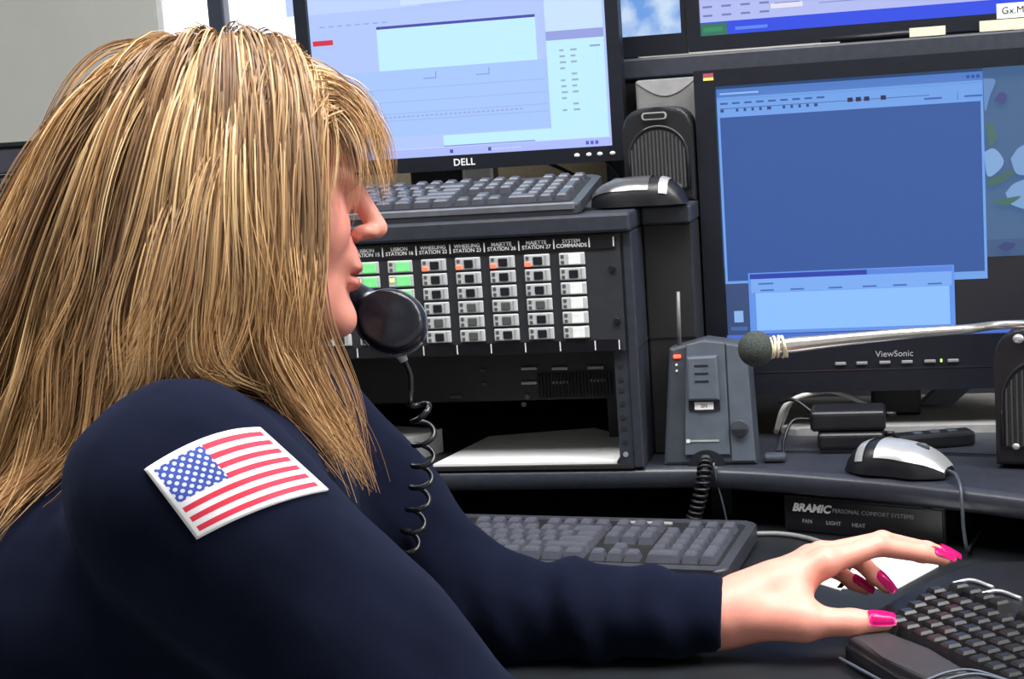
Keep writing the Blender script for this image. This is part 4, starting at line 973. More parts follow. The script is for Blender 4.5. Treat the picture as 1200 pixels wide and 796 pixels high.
def surface_nets(fn, lo, hi, h):
    lo = np.asarray(lo, float); hi = np.asarray(hi, float)
    n = np.ceil((hi - lo) / h).astype(int) + 1
    ax = [lo[i] + h * np.arange(n[i]) for i in range(3)]
    F = np.empty(n)
    for i in range(n[0]):
        g = np.stack(np.meshgrid([ax[0][i]], ax[1], ax[2], indexing='ij'), -1)
        F[i] = fn(g)[0]
    S = F < 0
    m = n - 1
    cnt = np.zeros(m); acc = np.zeros((*m, 3))
    def sl(o): return tuple(slice(o[i], o[i] + m[i]) for i in range(3))
    corners = [(a, b, c) for a in (0, 1) for b in (0, 1) for c in (0, 1)]
    for c0 in corners:
        for axis in range(3):
            if c0[axis]: continue
            c1 = list(c0); c1[axis] = 1
            f0 = F[sl(c0)]; f1 = F[sl(c1)]
            x = (f0 < 0) != (f1 < 0)
            t = np.where(x, f0 / np.where(x, f0 - f1, 1), 0)
            cnt += x
            for i in range(3):
                acc[..., i] += np.where(x, c0[i] + (t if i == axis else 0), 0)
    act = cnt > 0
    idx = -np.ones(m, int); idx[act] = np.arange(act.sum())
    base = np.stack(np.nonzero(act), -1)
    V = lo + h * (base + acc[act] / cnt[act][:, None])
    Q = []
    for axis in range(3):
        b, c = (axis + 1) % 3, (axis + 2) % 3
        s0 = [slice(1, -1)] * 3; s1 = [slice(1, -1)] * 3
        s0[axis] = slice(0, n[axis] - 1); s1[axis] = slice(1, n[axis])
        A = S[tuple(s0)]; B = S[tuple(s1)]
        for flip in (0, 1):
            e = np.nonzero((A & ~B) if not flip else (~A & B))
            e = [q.copy() for q in e]
            for i in range(3):
                if i != axis: e[i] = e[i] + 1
            def cell(db, dc):
                q = [e[0], e[1], e[2]]; q[b] = q[b] - db; q[c] = q[c] - dc
                return idx[q[0], q[1], q[2]]
            q4 = [cell(1, 1), cell(0, 1), cell(0, 0), cell(1, 0)]
            Q.append(np.stack(q4 if not flip else q4[::-1], -1))
    Q = np.concatenate(Q); Q = Q[(Q >= 0).all(1)]
    return V, Q
def np_mesh(name, V, Q, col=None, smooth=True):
    me = bpy.data.meshes.new(name)
    V = np.asarray(V, np.float32); Q = np.asarray(Q, np.int32); k = Q.shape[1]
    me.vertices.add(len(V)); me.vertices.foreach_set('co', V.ravel())
    me.loops.add(Q.size); me.loops.foreach_set('vertex_index', Q.ravel())
    me.polygons.add(len(Q)); me.polygons.foreach_set('loop_start', np.arange(0, Q.size, k, dtype=np.int32)); me.polygons.foreach_set('loop_total', np.full(len(Q), k, np.int32))
    if smooth: me.polygons.foreach_set('use_smooth', np.ones(len(Q), bool))
    me.update(calc_edges=True); me.validate()
    if col is not None:
        ca = me.color_attributes.new('Col', 'FLOAT_COLOR', 'POINT')
        c4 = np.ones((len(V), 4), np.float32); c4[:, :3] = col; ca.data.foreach_set('color', c4.ravel())
    return me
def vnoise(p, seed=0):
    """cheap smooth noise made of a few waves"""
    r = np.random.default_rng(seed); o = 0
    for k in range(6):
        d = r.normal(size=3); d /= np.linalg.norm(d); o = o + np.sin(p @ (d * (1.0 + .5 * k)) + r.uniform(0, 6.28))
    return o / 6

# ---- key points
HC = np.array([-0.205, -0.578, 0.362])                     # head centre, between the ears
hyaw = math.radians(24); hpit = math.radians(-6)
HF = np.array([math.cos(hyaw) * math.cos(hpit), math.sin(hyaw) * math.cos(hpit), math.sin(hpit)])
HL = np.array([-math.sin(hyaw), math.cos(hyaw), 0.0])
HU = np.cross(HF, HL)
hrol = math.radians(11)
HL, HU = math.cos(hrol) * HL - math.sin(hrol) * HU, math.cos(hrol) * HU + math.sin(hrol) * HL
HR = np.stack([HF, HL, HU], 1)                              # local -> world
HS = 0.97
def h2w(p): return HC + HS * (np.asarray(p) @ HR.T)
def w2h(p): return ((p - HC) @ HR) / HS
SR = np.array([-0.185, -0.765, 0.165]); ER = np.array([0.018, -0.735, -0.055]); WR = np.array([0.17, -0.665, -0.17])
SL = np.array([-0.262, -0.405, 0.160]); EL = np.array([-0.085, -0.425, -0.022]); WL = atd(848, 724, 1.405)

def head_sdf(p):
    d = sd_ell(p, (-.012, 0, .040), (.094, .073, .082))
    d = smin(d, sd_ell(p, (.030, 0, -.030), (.062, .058, .080)), .03)
    d = smin(d, sd_ell(p, (.045, 0, .030), (.052, .056, .055)), .02)
    d = smin(d, sd_ell(p, (.048, 0, -.082), (.040, .040, .030)), .025)
    d = smin(d, sd_ell(p, (.085, 0, -.100), (.015, .018, .014)), .02)
    for s in (-1, 1):
        d = smin(d, sd_ell(p, (.062, s * .038, -.028), (.028, .022, .026)), .02)
        d = smin(d, sd_rc(p, (.092, s * .012, .036), (.074, s * .048, .034), .006, .006), .012)
        d = smax(d, -sd_ell(p, (.104, s * .032, .014), (.016, .017, .011)), .012)
        d = smin(d, sd_ell(p, (.084, s * .031, .014), (.0145, .0150, .0115)), .004)
        d = smin(d, sd_ell(p, (-.005, s * .074, -.002), (.018, .007, .030)), .006)
    d = smin(d, sd_rc(p, (.094, 0, .018), (.117, 0, -.021), .0078, .0088), .010)
    for s in (-1, 1): d = smin(d, sd_ell(p, (.1055, s * .0105, -.0265), (.0100, .0065, .0068)), .007)
    d = smin(d, sd_ell(p, (.090, 0, -.050), (.012, .024, .013)), .014)
    d = smin(d, sd_ell(p, (.0975, 0, -.0560), (.0072, .021, .0055)), .005)
    d = smin(d, sd_ell(p, (.0960, 0, -.0685), (.0076, .019, .0060)), .005)
    d = smax(d, -sd_ell(p, (.1015, 0, -.0622), (.010, .020, .0014)), .003)
    for s in (-1, 1): d = smax(d, -sd_ell(p, (.1085, s * .0105, -.0325), (.0062, .0048, .0046)), .002)
    d = smin(d, sd_rc(p, (-.020, 0, -.055), (-.038, 0, -.17), .050, .054), .03)
    return d

def jacket_core(p, g=0.0, k=.035):
    """torso and sleeves, grown by g"""
    d = sd_rc(p, (-.238, -.49, .135), (-.198, -.68, .135), .085 + g, .085 + g)
    d = smin(d, sd_rc(p, (-.325, -.53, .06), (-.300, -.70, .06), .108 + g, .108 + g), .06)
    d = smin(d, sd_rc(p, (-.385, -.55, -.10), (-.360, -.70, -.10), .115 + g, .115 + g), .06)
    d = smin(d, sd_rc(p, (-.262, -.52, .03), (-.245, -.66, .03), .120 + g, .120 + g), .06)
    d = smin(d, sd_rc(p, (-.300, -.54, -.10), (-.290, -.67, -.10), .120 + g, .120 + g), .06)
    d = smin(d, sd_rc(p, (-.330, -.56, -.23), (-.325, -.68, -.23), .128 + g, .128 + g), .06)
    d = smin(d, sd_rc(p, (-.235, -.585, .15), (-.222, -.582, .215), .085 + g, .062 + g), .04)
    d = smin(d, sd_rc(p, SR, ER, .082 + g, .064 + g), k)
    d = smin(d, sd_rc(p, ER, WR, .062 + g, .042 + g), .03)
    d = smin(d, sd_rc(p, SL, EL, .072 + g, .056 + g), k)
    d = smin(d, sd_rc(p, EL, WL, .052 + g, .033 + g), .03)
    return d
axL = (WL - EL) / np.linalg.norm(WL - EL); axR = (WR - ER) / np.linalg.norm(WR - ER)
def jacket_sdf(p):
    d = jacket_core(p)
    # soft folds: along the sleeves and across the back
    tl = (p - EL) @ axL; near = np.exp(-(np.linalg.norm(p - (EL * .55 + WL * .45), axis=-1) / .13) ** 2)
    d = d + near * (.0035 * np.sin(tl * 95 + 7 * p[..., 2] * 4 + 1.0) + .002 * np.sin(tl * 170 + p[..., 2] * 60))
    ua = (ER - SR) / np.linalg.norm(ER - SR); tr = (p - SR) @ ua
    nr = np.clip((tr - .07) / .12, 0, 1)
    d = d + nr * .0048 * np.sin(tr * 70 + 30 * (p[..., 2] - p[..., 0]) + 2.0)
    d = d + .0032 * vnoise(p * 30, 3) + .0011 * vnoise(p * 85, 5)
    # clean cuffs and neck opening
    d = smax(d, (p - WL) @ axL, .004)
    d = smax(d, (p - WR) @ axR, .004)
    d = smax(d, p[..., 2] - .268, .004)
    d = smax(d, -(p[..., 2] + .345), .004)
    return d

# ---- left hand on the keyboard
def J(x, y, d): return atd(x, y, d)
FING = {
 'index':  ([J(966, 660, 1.400), J(1028, 640, 1.418), J(1080, 649, 1.432), J(1106, 655, 1.438)], [.0115, .0092, .0080, .0066]),
 'middle': ([J(962, 652, 1.424), J(1034, 634, 1.448), J(1086, 645, 1.464), J(1114, 652, 1.470)], [.0112, .0090, .0080, .0066]),
 'ring':   ([J(950, 655, 1.447), J(1004, 654, 1.470), J(1026, 676, 1.470), J(1040, 688, 1.464)], [.0108, .0086, .0076, .0064]),
 'little': ([J(936, 664, 1.466), J(980, 668, 1.484), J(1000, 683, 1.484), J(1014, 690, 1.480)], [.0098, .0076, .0068, .0058])}
THUMB = ([J(884, 722, 1.392), J(942, 729, 1.370), J(998, 730, 1.366), J(1036, 728, 1.366)], [.0175, .0145, .0112, .0086])
def lhand_sdf(p):
    d = sd_rc(p, WL - axL * .10, WL, .030, .0245)
    d = smin(d, sd_rc(p, WL - axL * .01, J(905, 690, 1.405), .0245, .021), .02)
    for nm in FING:
        m = FING[nm][0][0]
        st = WL + (m - WL) * .25
        d = smin(d, sd_rc(p, st, m, .0195, .0125), .016)
    d = smin(d, sd_rc(p, J(872, 722, 1.398), THUMB[0][1], .021, .0150), .018)
    d = smin(d, sd_rc(p, J(925, 690, 1.400), J(935, 715, 1.378), .016, .013), .018)      # web towards the thumb
    d = smin(d, sd_chain(p, THUMB[0], THUMB[1], .006), .010)
    f = None
    for nm in ('index', 'middle', 'ring', 'little'):
        c = sd_chain(p, FING[nm][0], FING[nm][1], .004)
        f = c if f is None else smin(f, c, .0018)
    return smin(d, f, .008)
# ---- right hand resting out of view on the thigh
def rhand_parts():
    f = axR; side = np.cross(f, [0, 0, 1]); side /= np.linalg.norm(side); up = np.cross(side, f)
    P = []
    for k, (o, L) in enumerate(((-.026, .070), (-.009, .080), (.009, .075), (.026, .060))):
        m = WR + f * .085 + side * o + up * .004
        P.append(([m, m + f * L * .45 - up * .006, m + f * L * .78 - up * .018, m + f * L * .95 - up * .030], [.010, .0088, .0078, .0065]))
    b = WR + f * .025 - side * .028
    P.append(([b, b + f * .035 - side * .018, b + f * .062 - side * .022, b + f * .082 - side * .020], [.016, .0125, .0105, .0085]))
    return f, side, up, P
RH = rhand_parts()
def rhand_sdf(p):
    f, side, up, P = RH
    d = sd_rc(p, WR - f * .10, WR, .029, .024)
    for c in P[:4]: d = smin(d, sd_rc(p, WR + f * .01, c[0][0], .019, .012), .015)
    d = smin(d, sd_rc(p, WR, P[4][0][1], .020, .013), .015)
    for c in P: d = smin(d, sd_chain(p, c[0], c[1], .004), .004)
    return d
def torso_sdf(p): return np.maximum(jacket_core(p, -.016), np.maximum(p[..., 2] - .2, np.maximum((p - WL) @ axL + .05, (p - WR) @ axR + .05)))

def person():
    V1, Q1 = surface_nets(lambda p: head_sdf(p), (-.13, -.105, -.19), (.14, .105, .135), .0026)
    hl = V1.copy()
    V1 = h2w(V1)
    lo = np.min([WL - axL * .06 - .04] + [q for v in FING.values() for q in v[0]] + THUMB[0], 0) - .03
    hi = np.max([WL + .04] + [q for v in FING.values() for q in v[0]] + THUMB[0], 0) + .03
    V2, Q2 = surface_nets(lhand_sdf, lo, hi, .0017)
    V3, Q3 = surface_nets(rhand_sdf, WR - .09, WR + np.array([.20, .17, .06]), .0034)
    V4, Q4 = surface_nets(torso_sdf, (-.55, -.90, -.40), (.26, -.30, .26), .009)
    V = np.concatenate([V1, V2, V3, V4]); o = 0; Q = []
    for v, q in ((V1, Q1), (V2, Q2), (V3, Q3), (V4, Q4)): Q.append(q + o); o += len(v)
    Q = np.concatenate(Q)
    col = np.tile(np.array(s2l((232, 156, 140))), (len(V), 1))
    n1 = len(V1)
    def blend(mask, c):
        m = np.clip(mask, 0, 1)[:, None]; col[:n1] = col[:n1] * (1 - m) + np.array(c) * m
    x, y, z = hl.T
    blend(1.2 - np.sqrt(((x - .1) / .02) ** 2 + (y / .020) ** 2 + ((z + .062) / .0135) ** 2) ** 3, s2l((196, 96, 92)))
    for s in (-1, 1):
        blend(.5 * np.exp(-(((x - .085) / .03) ** 2 + ((y - s * .042) / .02) ** 2 + ((z + .022) / .02) ** 2)), s2l((226, 140, 124)))
        blend(1.3 - (((x - .09) / .03) ** 2 + ((y - s * .030) / .020) ** 2 + ((z - .038) / .0045) ** 2), s2l((120, 84, 56)))
    scalp = np.minimum((z - (.030 + 1.0 * np.clip(x - .02, -.05, 1))) / .01, (.075 - x) / .01)
    scalp = np.maximum(scalp, np.minimum((-.02 - x) / .01, (z + .09) / .01))
    blend(scalp, s2l((120, 88, 58)))
    # warm knuckles and finger tips
    me = np_mesh('person', V, Q, col)
    # eyes: added as geometry in the same mesh
    M_SKIN = mat('skin', attr='Col', rough=.42, var=.05, scale=60, bump=.12, bscale=500, sss=.12, spec=.4)
    me.materials.append(M_SKIN)
    bm = bmesh.new(); bm.from_mesh(me)
    lay = bm.verts.layers.float_color.get('Col')
    for s in (-1, 1):
        for (c, r, cc) in (((.0862, s * .031, .0135), (.0115, .0125, .0060), (230, 226, 222)), ((.0962, s * .0315, .0135), (.0022, .0050, .0050), (70, 90, 96)), ((.0975, s * .0315, .0135), (.0012, .0022, .0022), (12, 12, 12))):
            r0 = bmesh.ops.create_uvsphere(bm, u_segments=14, v_segments=9, radius=1.0)
            for v in r0['verts']:
                v.co = Vector(h2w(np.array([v.co.x * r[0] + c[0], v.co.y * r[1] + c[1], v.co.z * r[2] + c[2]])))
                v[lay] = (*s2l(cc), 1)
                for f in v.link_faces: f.smooth = True
    for s in (-1, 1):
        n0 = set(bm.verts)
        add_tube(bm, [h2w((.0975 - 18 * (t * .013) ** 2 + (.004 if abs(t) < .9 else 0), s * (.031 + t * .013), .0185 - 9 * (t * .013) ** 2)) for t in np.linspace(-1, 1, 9)], .0011, 6)
        for v in bm.verts:
            if v not in n0: v[lay] = (.012, .008, .006, 1)
    for v in bm.verts: v.co -= Vector((-.33, -.62, -.36))
    bm.to_mesh(me); bm.free()
    body = mobj('person', me, M_SKIN)
    body.location = (-.33, -.62, -.36); MW[body.name] = Matrix.Translation(body.location)
    tag(body, 'person with long blond hair in a navy jacket, one hand on the right keyboard', 'person')
    I = MW[body.name].inverted()
    # jacket
    Vj, Qj = surface_nets(jacket_sdf, (-.56, -.92, -.36), (.27, -.28, .285), .0055)
    mj = np_mesh('jacket', Vj, Qj)
    M_JACK = mat('navy_twill', (.0060, .0076, .0190), .9, var=.15, scale=25, bump=.35, bscale=1400, spec=.03)
    nt = M_JACK.node_tree; pb = nt.nodes['Principled BSDF']; pb.inputs['Sheen Weight'].default_value = .05; pb.inputs['Sheen Roughness'].default_value = .5
    pb.inputs['Sheen Tint'].default_value = (.45, .55, .95, 1)
    mj.transform(I); jk = mobj('jacket', mj, M_JACK, body, 'dark navy uniform jacket')
    # trousers down to the ankles, hidden under the desk
    def trousers(p):
        d = sd_rc(p, (-.335, -.56, -.30), (-.325, -.68, -.30), .115, .115)
        for (hp, kn, an) in (((-.31, -.53, -.30), (.08, -.43, -.30), (.06, -.40, -.70)), ((-.30, -.70, -.30), (.10, -.66, -.30), (.10, -.63, -.70))):
            d = smin(d, sd_rc(p, hp, kn, .085, .062), .03); d = smin(d, sd_rc(p, kn, an, .062, .045), .02)
        d = smax(d, p[..., 2] + .285 - .0 * p[..., 0], .02) if False else d
        return smax(d, -(p[..., 2] + .72), .004)
    Vt, Qt = surface_nets(trousers, (-.5, -.85, -.75), (.22, -.3, -.15), .011)
    mt = np_mesh('trousers', Vt, Qt); mt.transform(I); mobj('trousers', mt, mat('navy_trousers', (.012, .013, .02), .85), body)
    for (c) in ((.10, -.395), (.14, -.625)):
        b = NB(); add_ell(b, (c[0], c[1], -.765), (.13, .045, .046)); part('shoe', b, M_BLACK, body)
    # nails
    M_NAIL = mat('pink_nail_polish', s2l((238, 26, 142)), .18, var=0)
    def nail(tip, prev, up, w, L, out):
        ax = tip - prev; ax /= np.linalg.norm(ax); u = up - ax * (up @ ax); u /= np.linalg.norm(u); s = np.cross(ax, u)
        b = NB(); g = []
        for i in range(9):
            row = []
            for j in range(9):
                a = (j / 8 - .5) * 2.0; l = (i / 8) * L - L * .62
                wv = w * (1 - .25 * (i / 8) ** 3) * (1 if i > 0 else .8)
                q = tip + ax * l + u * (out * (1 + .10 * math.cos(i / 8 * math.pi)) * math.cos(a * .9) - .0002) + s * wv * math.sin(a * .9) - u * (.0030 * (i / 8) ** 2)
                row.append(b.verts.new(q))
            g.append(row)
        for i in range(8):
            for j in range(8): b.faces.new((g[i][j], g[i + 1][j], g[i + 1][j + 1], g[i][j + 1]))
        bmesh.ops.solidify(b, geom=b.faces[:], thickness=.0007)
        o = part('fingernail', b, M_NAIL, body, smooth=True, label='bright pink fingernail')
    tocam = CAM - THUMB[0][3]; tocam /= np.linalg.norm(tocam)
    nail(THUMB[0][3], THUMB[0][2], .85 * tocam + np.array([0, 0, .5]), .0100, .0240, .0108)
    for nm in ('index', 'middle', 'ring', 'little'):
        c = FING[nm][0]; nail(c[3], c[2], np.array([0, -.35, 1.0]), .0078, .0230, .0089)
    # flag patch: sewn onto the sleeve, found by casting onto the jacket surface
    cor = {'tl': (170, 551), 'tr': (303, 503), 'br': (383, 576), 'bl': (231, 632)}
    nu, nv = 40, 26
    us = np.linspace(0, 1, nu + 1); vs = np.linspace(0, 1, nv + 1)
    Ug, Vg = np.meshgrid(us, vs, indexing='ij')
    def lerp(a, b_, t): return np.array(a)[None, None] * (1 - t[..., None]) + np.array(b_)[None, None] * t[..., None]
    px = lerp(cor['tl'], cor['tr'], Ug) * (1 - Vg[..., None]) + lerp(cor['bl'], cor['br'], Ug) * Vg[..., None]
    bow = np.stack([4 * Ug * (1 - Ug) * 4, -4 * Ug * (1 - Ug) * 13 * (1 - .35 * Vg)], -1); px = px + bow
    D = CW + CR * ((px[..., 0:1] - 600) / FPX) + CU * ((398 - px[..., 1:2]) / FPX)
    tpar = np.full(Ug.shape, .85)
    for it in range(60): tpar = tpar + .8 * jacket_sdf(CAM + D * tpar[..., None])
    Pp = CAM + D * tpar[..., None]
    # smooth a little, lift off the cloth
    e = 1e-3
    G = np.stack([jacket_core(Pp + np.eye(3)[i] * e) - jacket_core(Pp - np.eye(3)[i] * e) for i in range(3)], -1); G /= np.linalg.norm(G, axis=-1, keepdims=True)
    top = (Pp + G * .0022).reshape(-1, 3); bot = (Pp - G * .001).reshape(-1, 3)
    n0 = len(top); idf = lambda i, j: i * (nv + 1) + j
    Qf = [(idf(i, j), idf(i, j + 1), idf(i + 1, j + 1), idf(i + 1, j)) for i in range(nu) for j in range(nv)]
    ed = [idf(i, 0) for i in range(nu + 1)] + [idf(nu, j) for j in range(1, nv + 1)] + [idf(i, nv) for i in range(nu - 1, -1, -1)] + [idf(0, j) for j in range(nv - 1, 0, -1)]
    for a, c in zip(ed, ed[1:] + ed[:1]): Qf.append((a, c, c + n0, a + n0))
    mf = np_mesh('flag_patch', np.concatenate([top, bot]), np.array(Qf)); mf.transform(I)
    uv = mf.uv_layers.new(name='UVMap'); vi = np.empty(len(mf.loops), int); mf.loops.foreach_get('vertex_index', vi)
    uvv = np.stack([np.concatenate([Ug.ravel()] * 2), 1 - np.concatenate([Vg.ravel()] * 2)], -1)[vi]; uv.data.foreach_set('uv', uvv.astype(np.float32).ravel())
    m = bpy.data.materials.new('flag_embroidery'); m.use_nodes = True; nt = m.node_tree; N = nt.nodes; L = nt.links; pb = N['Principled BSDF']; pb.inputs['Roughness'].default_value = .7
    uvn = N.new('ShaderNodeUVMap'); sx = N.new('ShaderNodeSeparateXYZ'); L.new(uvn.outputs[0], sx.inputs[0])
    def mth(op, a, b_=None):
        n = N.new('ShaderNodeMath'); n.operation = op
        for i, v in enumerate((a, b_)):
            if v is None: continue
            if isinstance(v, (int, float)): n.inputs[i].default_value = v
            else: L.new(v, n.inputs[i])
        return n.outputs[0]
    bu, bv = .045, .07
    fu = mth('DIVIDE', mth('SUBTRACT', sx.outputs[0], bu), 1 - 2 * bu); fv = mth('DIVIDE', mth('SUBTRACT', sx.outputs[1], bv), 1 - 2 * bv)
    stripe = mth('LESS_THAN', mth('FRACT', mth('MULTIPLY', fv, 6.5)), .5)
    inside = mth('MULTIPLY', mth('MULTIPLY', mth('GREATER_THAN', fu, 0), mth('LESS_THAN', fu, 1)), mth('MULTIPLY', mth('GREATER_THAN', fv, 0), mth('LESS_THAN', fv, 1)))
    canton = mth('MULTIPLY', mth('MULTIPLY', mth('LESS_THAN', fu, .42), mth('GREATER_THAN', fv, .4615)), inside)
    # staggered stars as small discs
    cu = mth('MULTIPLY', fu, 11 / .42 / 2 * 1.0); cv = mth('MULTIPLY', mth('SUBTRACT', fv, .4615), 9 / .5385 / 2)
    def dots(du):
        a = mth('SUBTRACT', mth('FRACT', mth('ADD', cu, du)), .5); c = mth('SUBTRACT', mth('FRACT', mth('ADD', cv, du)), .5)
        return mth('LESS_THAN', mth('ADD', mth('MULTIPLY', a, a), mth('MULTIPLY', c, c)), .050)
    star = mth('MAXIMUM', dots(0.0), dots(.5))
    def mixc(f, a, b_):
        n = N.new('ShaderNodeMix'); n.data_type = 'RGBA'; L.new(f, n.inputs[0])
        for i, v in ((6, a), (7, b_)):
            if isinstance(v, tuple): n.inputs[i].default_value = (*v, 1)
            else: L.new(v, n.inputs[i])
        return n.outputs[2]
    white = (.80, .80, .84); red = s2l((214, 40, 70)); blue = s2l((52, 76, 168))
    c = mixc(mth('MULTIPLY', stripe, inside), white, red)
    c = mixc(canton, c, mixc(star, blue, (.62, .68, .86)))
    L.new(c, pb.inputs['Base Color'])
    wv = N.new('ShaderNodeTexNoise'); wv.inputs['Scale'].default_value = 900; bp = N.new('ShaderNodeBump'); bp.inputs['Strength'].default_value = .3; bp.inputs['Distance'].default_value = .0006
    tc = N.new('ShaderNodeTexCoord'); L.new(tc.outputs['Object'], wv.inputs['Vector']); L.new(wv.outputs['Fac'], bp.inputs['Height']); L.new(bp.outputs[0], pb.inputs['Normal'])
    mobj('flag_patch', mf, m, jk, 'flag patch with stars and red and white stripes')
    return body
BODY = person()

# ---- hair: locks of fine strands grown over the head and draped on the jacket
def hair():
    NG = 1150
    # roots on the scalp, in head coordinates
    roots = []
    while len(roots) < NG:
        v = rng.normal(size=(4000, 3)); v /= np.linalg.norm(v, axis=1, keepdims=True)
        p = np.array([-.012, 0, .040]) + v * np.array([.094, .073, .082])
        x, y, z = p.T
        ok = np.where(x > .02, (z > .062 + .55 * (x - .05)) & (x < .080), np.where(x > -.02, z > .030, z > -.045))
        roots += list(p[ok])
    R = np.array(roots[:NG])
    part_y = .012
    side = np.where(R[:, 1] < part_y, -1.0, 1.0)
    back = np.clip((-.005 - R[:, 0]) / .075, 0, 1)
    frontw = np.clip((R[:, 0] - .030) / .035, 0, 1)
    nrm = (R - np.array([-.012, 0, .04])) / np.array([.094, .073, .082]) ** 2; nrm /= np.linalg.norm(nrm, axis=1, keepdims=True)
    d = np.stack([-.55 * back + .02 * frontw - .06, side * (1 - .60 * back), -.15 - .6 * back], 1)
    d += .10 * rng.normal(size=d.shape)
    rr = rng.random(NG)
    bangs = (frontw > .40) & (rr < .46)
    nb = int(bangs.sum())
    d[bangs] = np.stack([1.0 + .15 * rng.normal(size=nb), side[bangs] * (.25 + .35 * rng.random(nb)), .05 + .25 * rng.random(nb)], 1)
    d -= nrm * np.sum(d * nrm, 1, keepdims=True); d += nrm * np.where(bangs, .45, .30)[:, None]
    d /= np.linalg.norm(d, axis=1, keepdims=True)
    P = h2w(R + nrm * .003); Dr = d @ HR.T
    vol = .009 + .015 * rng.random(NG) ** .8 + .010 * back * rng.random(NG)
    vol *= np.clip((R[:, 2] + .03) / .11, .25, 1)
    xlim0 = .030 + .030 * rng.random(NG)
    phi = np.arctan2(R[:, 1], R[:, 0] + .012)
    radial = np.stack([np.cos(phi), np.sin(phi), 0 * phi], 1) @ HR.T; radial[:, 2] = 0
    fwd = np.array([HF[0], HF[1], 0]); fwd /= np.linalg.norm(fwd)
    g = np.zeros((NG, 3)); g[:, 2] = -1
    g -= fwd * (.06 * (1 - frontw) + BACKFLARE * back)[:, None]
    g -= fwd * np.where(bangs, .38, 0)[:, None]
    g /= np.linalg.norm(g, axis=1, keepdims=True)
    step = .0095; NS = 66
    ph = rng.uniform(0, 6.28, (NG, 2)); wl = rng.uniform(.12, .20, NG)
    curl = np.stack([-np.sin(phi), np.cos(phi), 0 * phi], 1) @ HR.T
    u = rng.random(NG)
    zend = np.where(back > .35, .11 + .12 * u, np.where(R[:, 0] > .005, .13 + .15 * u, .228 + .03 * u))
    far = side > 0
    zend = np.where(far & (back < .35), .20 + .1 * u, zend)
    tmax = np.where(back > .35, 12, np.where(R[:, 0] > .005, 5, 7))
    paths = [P.copy()]; alive_len = np.full(NG, NS); touch = np.zeros(NG)
    def hsd(p): return head_sdf(w2h(p)) * HS
    def grad(f, p):
        e = 1.2e-3; G = np.stack([f(p + np.eye(3)[i] * e) - f(p - np.eye(3)[i] * e) for i in range(3)], -1)
        return G / (np.linalg.norm(G, axis=-1, keepdims=True) + 1e-9)
    flick = np.where((R[:, 0] > .005) & ~bangs, 1.0, 0.0)
    for n in range(1, NS):
        s = n * step
        k = np.where(bangs, 30.0, 25.0) * step
        am = np.clip((s - .10) / .15, 0, 1)
        wave = (.20 * np.sin(2 * math.pi * s / wl + ph[:, 0])[:, None] * curl + .11 * np.cos(2 * math.pi * s / (wl * 1.2) + ph[:, 1])[:, None] * radial) * am
        zl = w2h(P)[:, 2]
        gg = g + fwd * (flick * (np.clip((-.085 - zl) / .05, 0, 1) * .50))[:, None]
        gg = gg - fwd * (np.clip((-.05 - zl) / .06, 0, 1) * .55 * ((R[:, 0] <= .005) & (back <= .35)))[:, None]
        Dn = Dr + gg * k[:, None] + wave * .9 * k[:, None] / .24
        Dn /= np.linalg.norm(Dn, axis=1, keepdims=True)
        Q = P + Dn * step
        off = vol * min(1.0, .25 + s / .05)
        ql = w2h(Q); lim = xlim0 + .05 * np.clip((-.10 - ql[:, 2]) / .08, 0, 1.2)
        ex = np.where(bangs | (s < .03), 0, np.clip(ql[:, 0] - lim, 0, 1)); Q -= fwd * (ex * .30)[:, None]
        dh = hsd(Q); pen = off - dh; m = pen > 0
        if m.any(): Q[m] += grad(hsd, Q[m]) * pen[m][:, None]
        dj = jacket_core(Q); pj = (.004 + vol * .4) - dj; m = pj > 0
        if m.any(): Q[m] += grad(jacket_core, Q[m]) * pj[m][:, None]
        touch += m
        Dr = Q - P; Dr /= np.linalg.norm(Dr, axis=1, keepdims=True) + 1e-9
        P = Q; paths.append(P.copy())
        stop = (P[:, 2] < zend) | (touch > tmax) | (bangs & (s > .088 + .022 * np.sin(ph[:, 0])))
        alive_len = np.where(stop & (alive_len == NS), n + 1, alive_len)
    paths = np.stack(paths, 1)
    M = 28
    guides = np.empty((NG, M, 3))
    for i in range(NG):
        L = max(alive_len[i], 6); t = np.linspace(0, L - 1, M)
        for c in range(3): guides[i, :, c] = np.interp(t, np.arange(L), paths[i, :L, c])
    for _ in range(3): guides[:, 1:-1] = .25 * guides[:, :-2] + .5 * guides[:, 1:-1] + .25 * guides[:, 2:]
    NC = 24
    T = np.gradient(guides, axis=1); T /= np.linalg.norm(T, axis=2, keepdims=True) + 1e-9
    outw = guides - (HC + np.array([0, 0, -.02])); outw[..., 2] *= .3
    outw -= T * np.sum(outw * T, 2, keepdims=True); outw /= np.linalg.norm(outw, axis=2, keepdims=True) + 1e-9
    lat = np.cross(T, outw)
    tt = np.linspace(0, 1, M)
    pal = np.array([s2l((128, 98, 72)), s2l((156, 122, 88)), s2l((182, 144, 102)), s2l((208, 170, 122)), s2l((230, 198, 150))])
    band = np.sin(phi * 13 + 1.1) + .8 * np.sin(phi * 29 + 40 * R[:, 2]) + .6 * np.sin(phi * 53 + 2.0) + .75 * rng.normal(size=NG)
    gcol = np.searchsorted(np.quantile(band, [.15, .42, .70, .88]), band)
    allV = []; allC = []
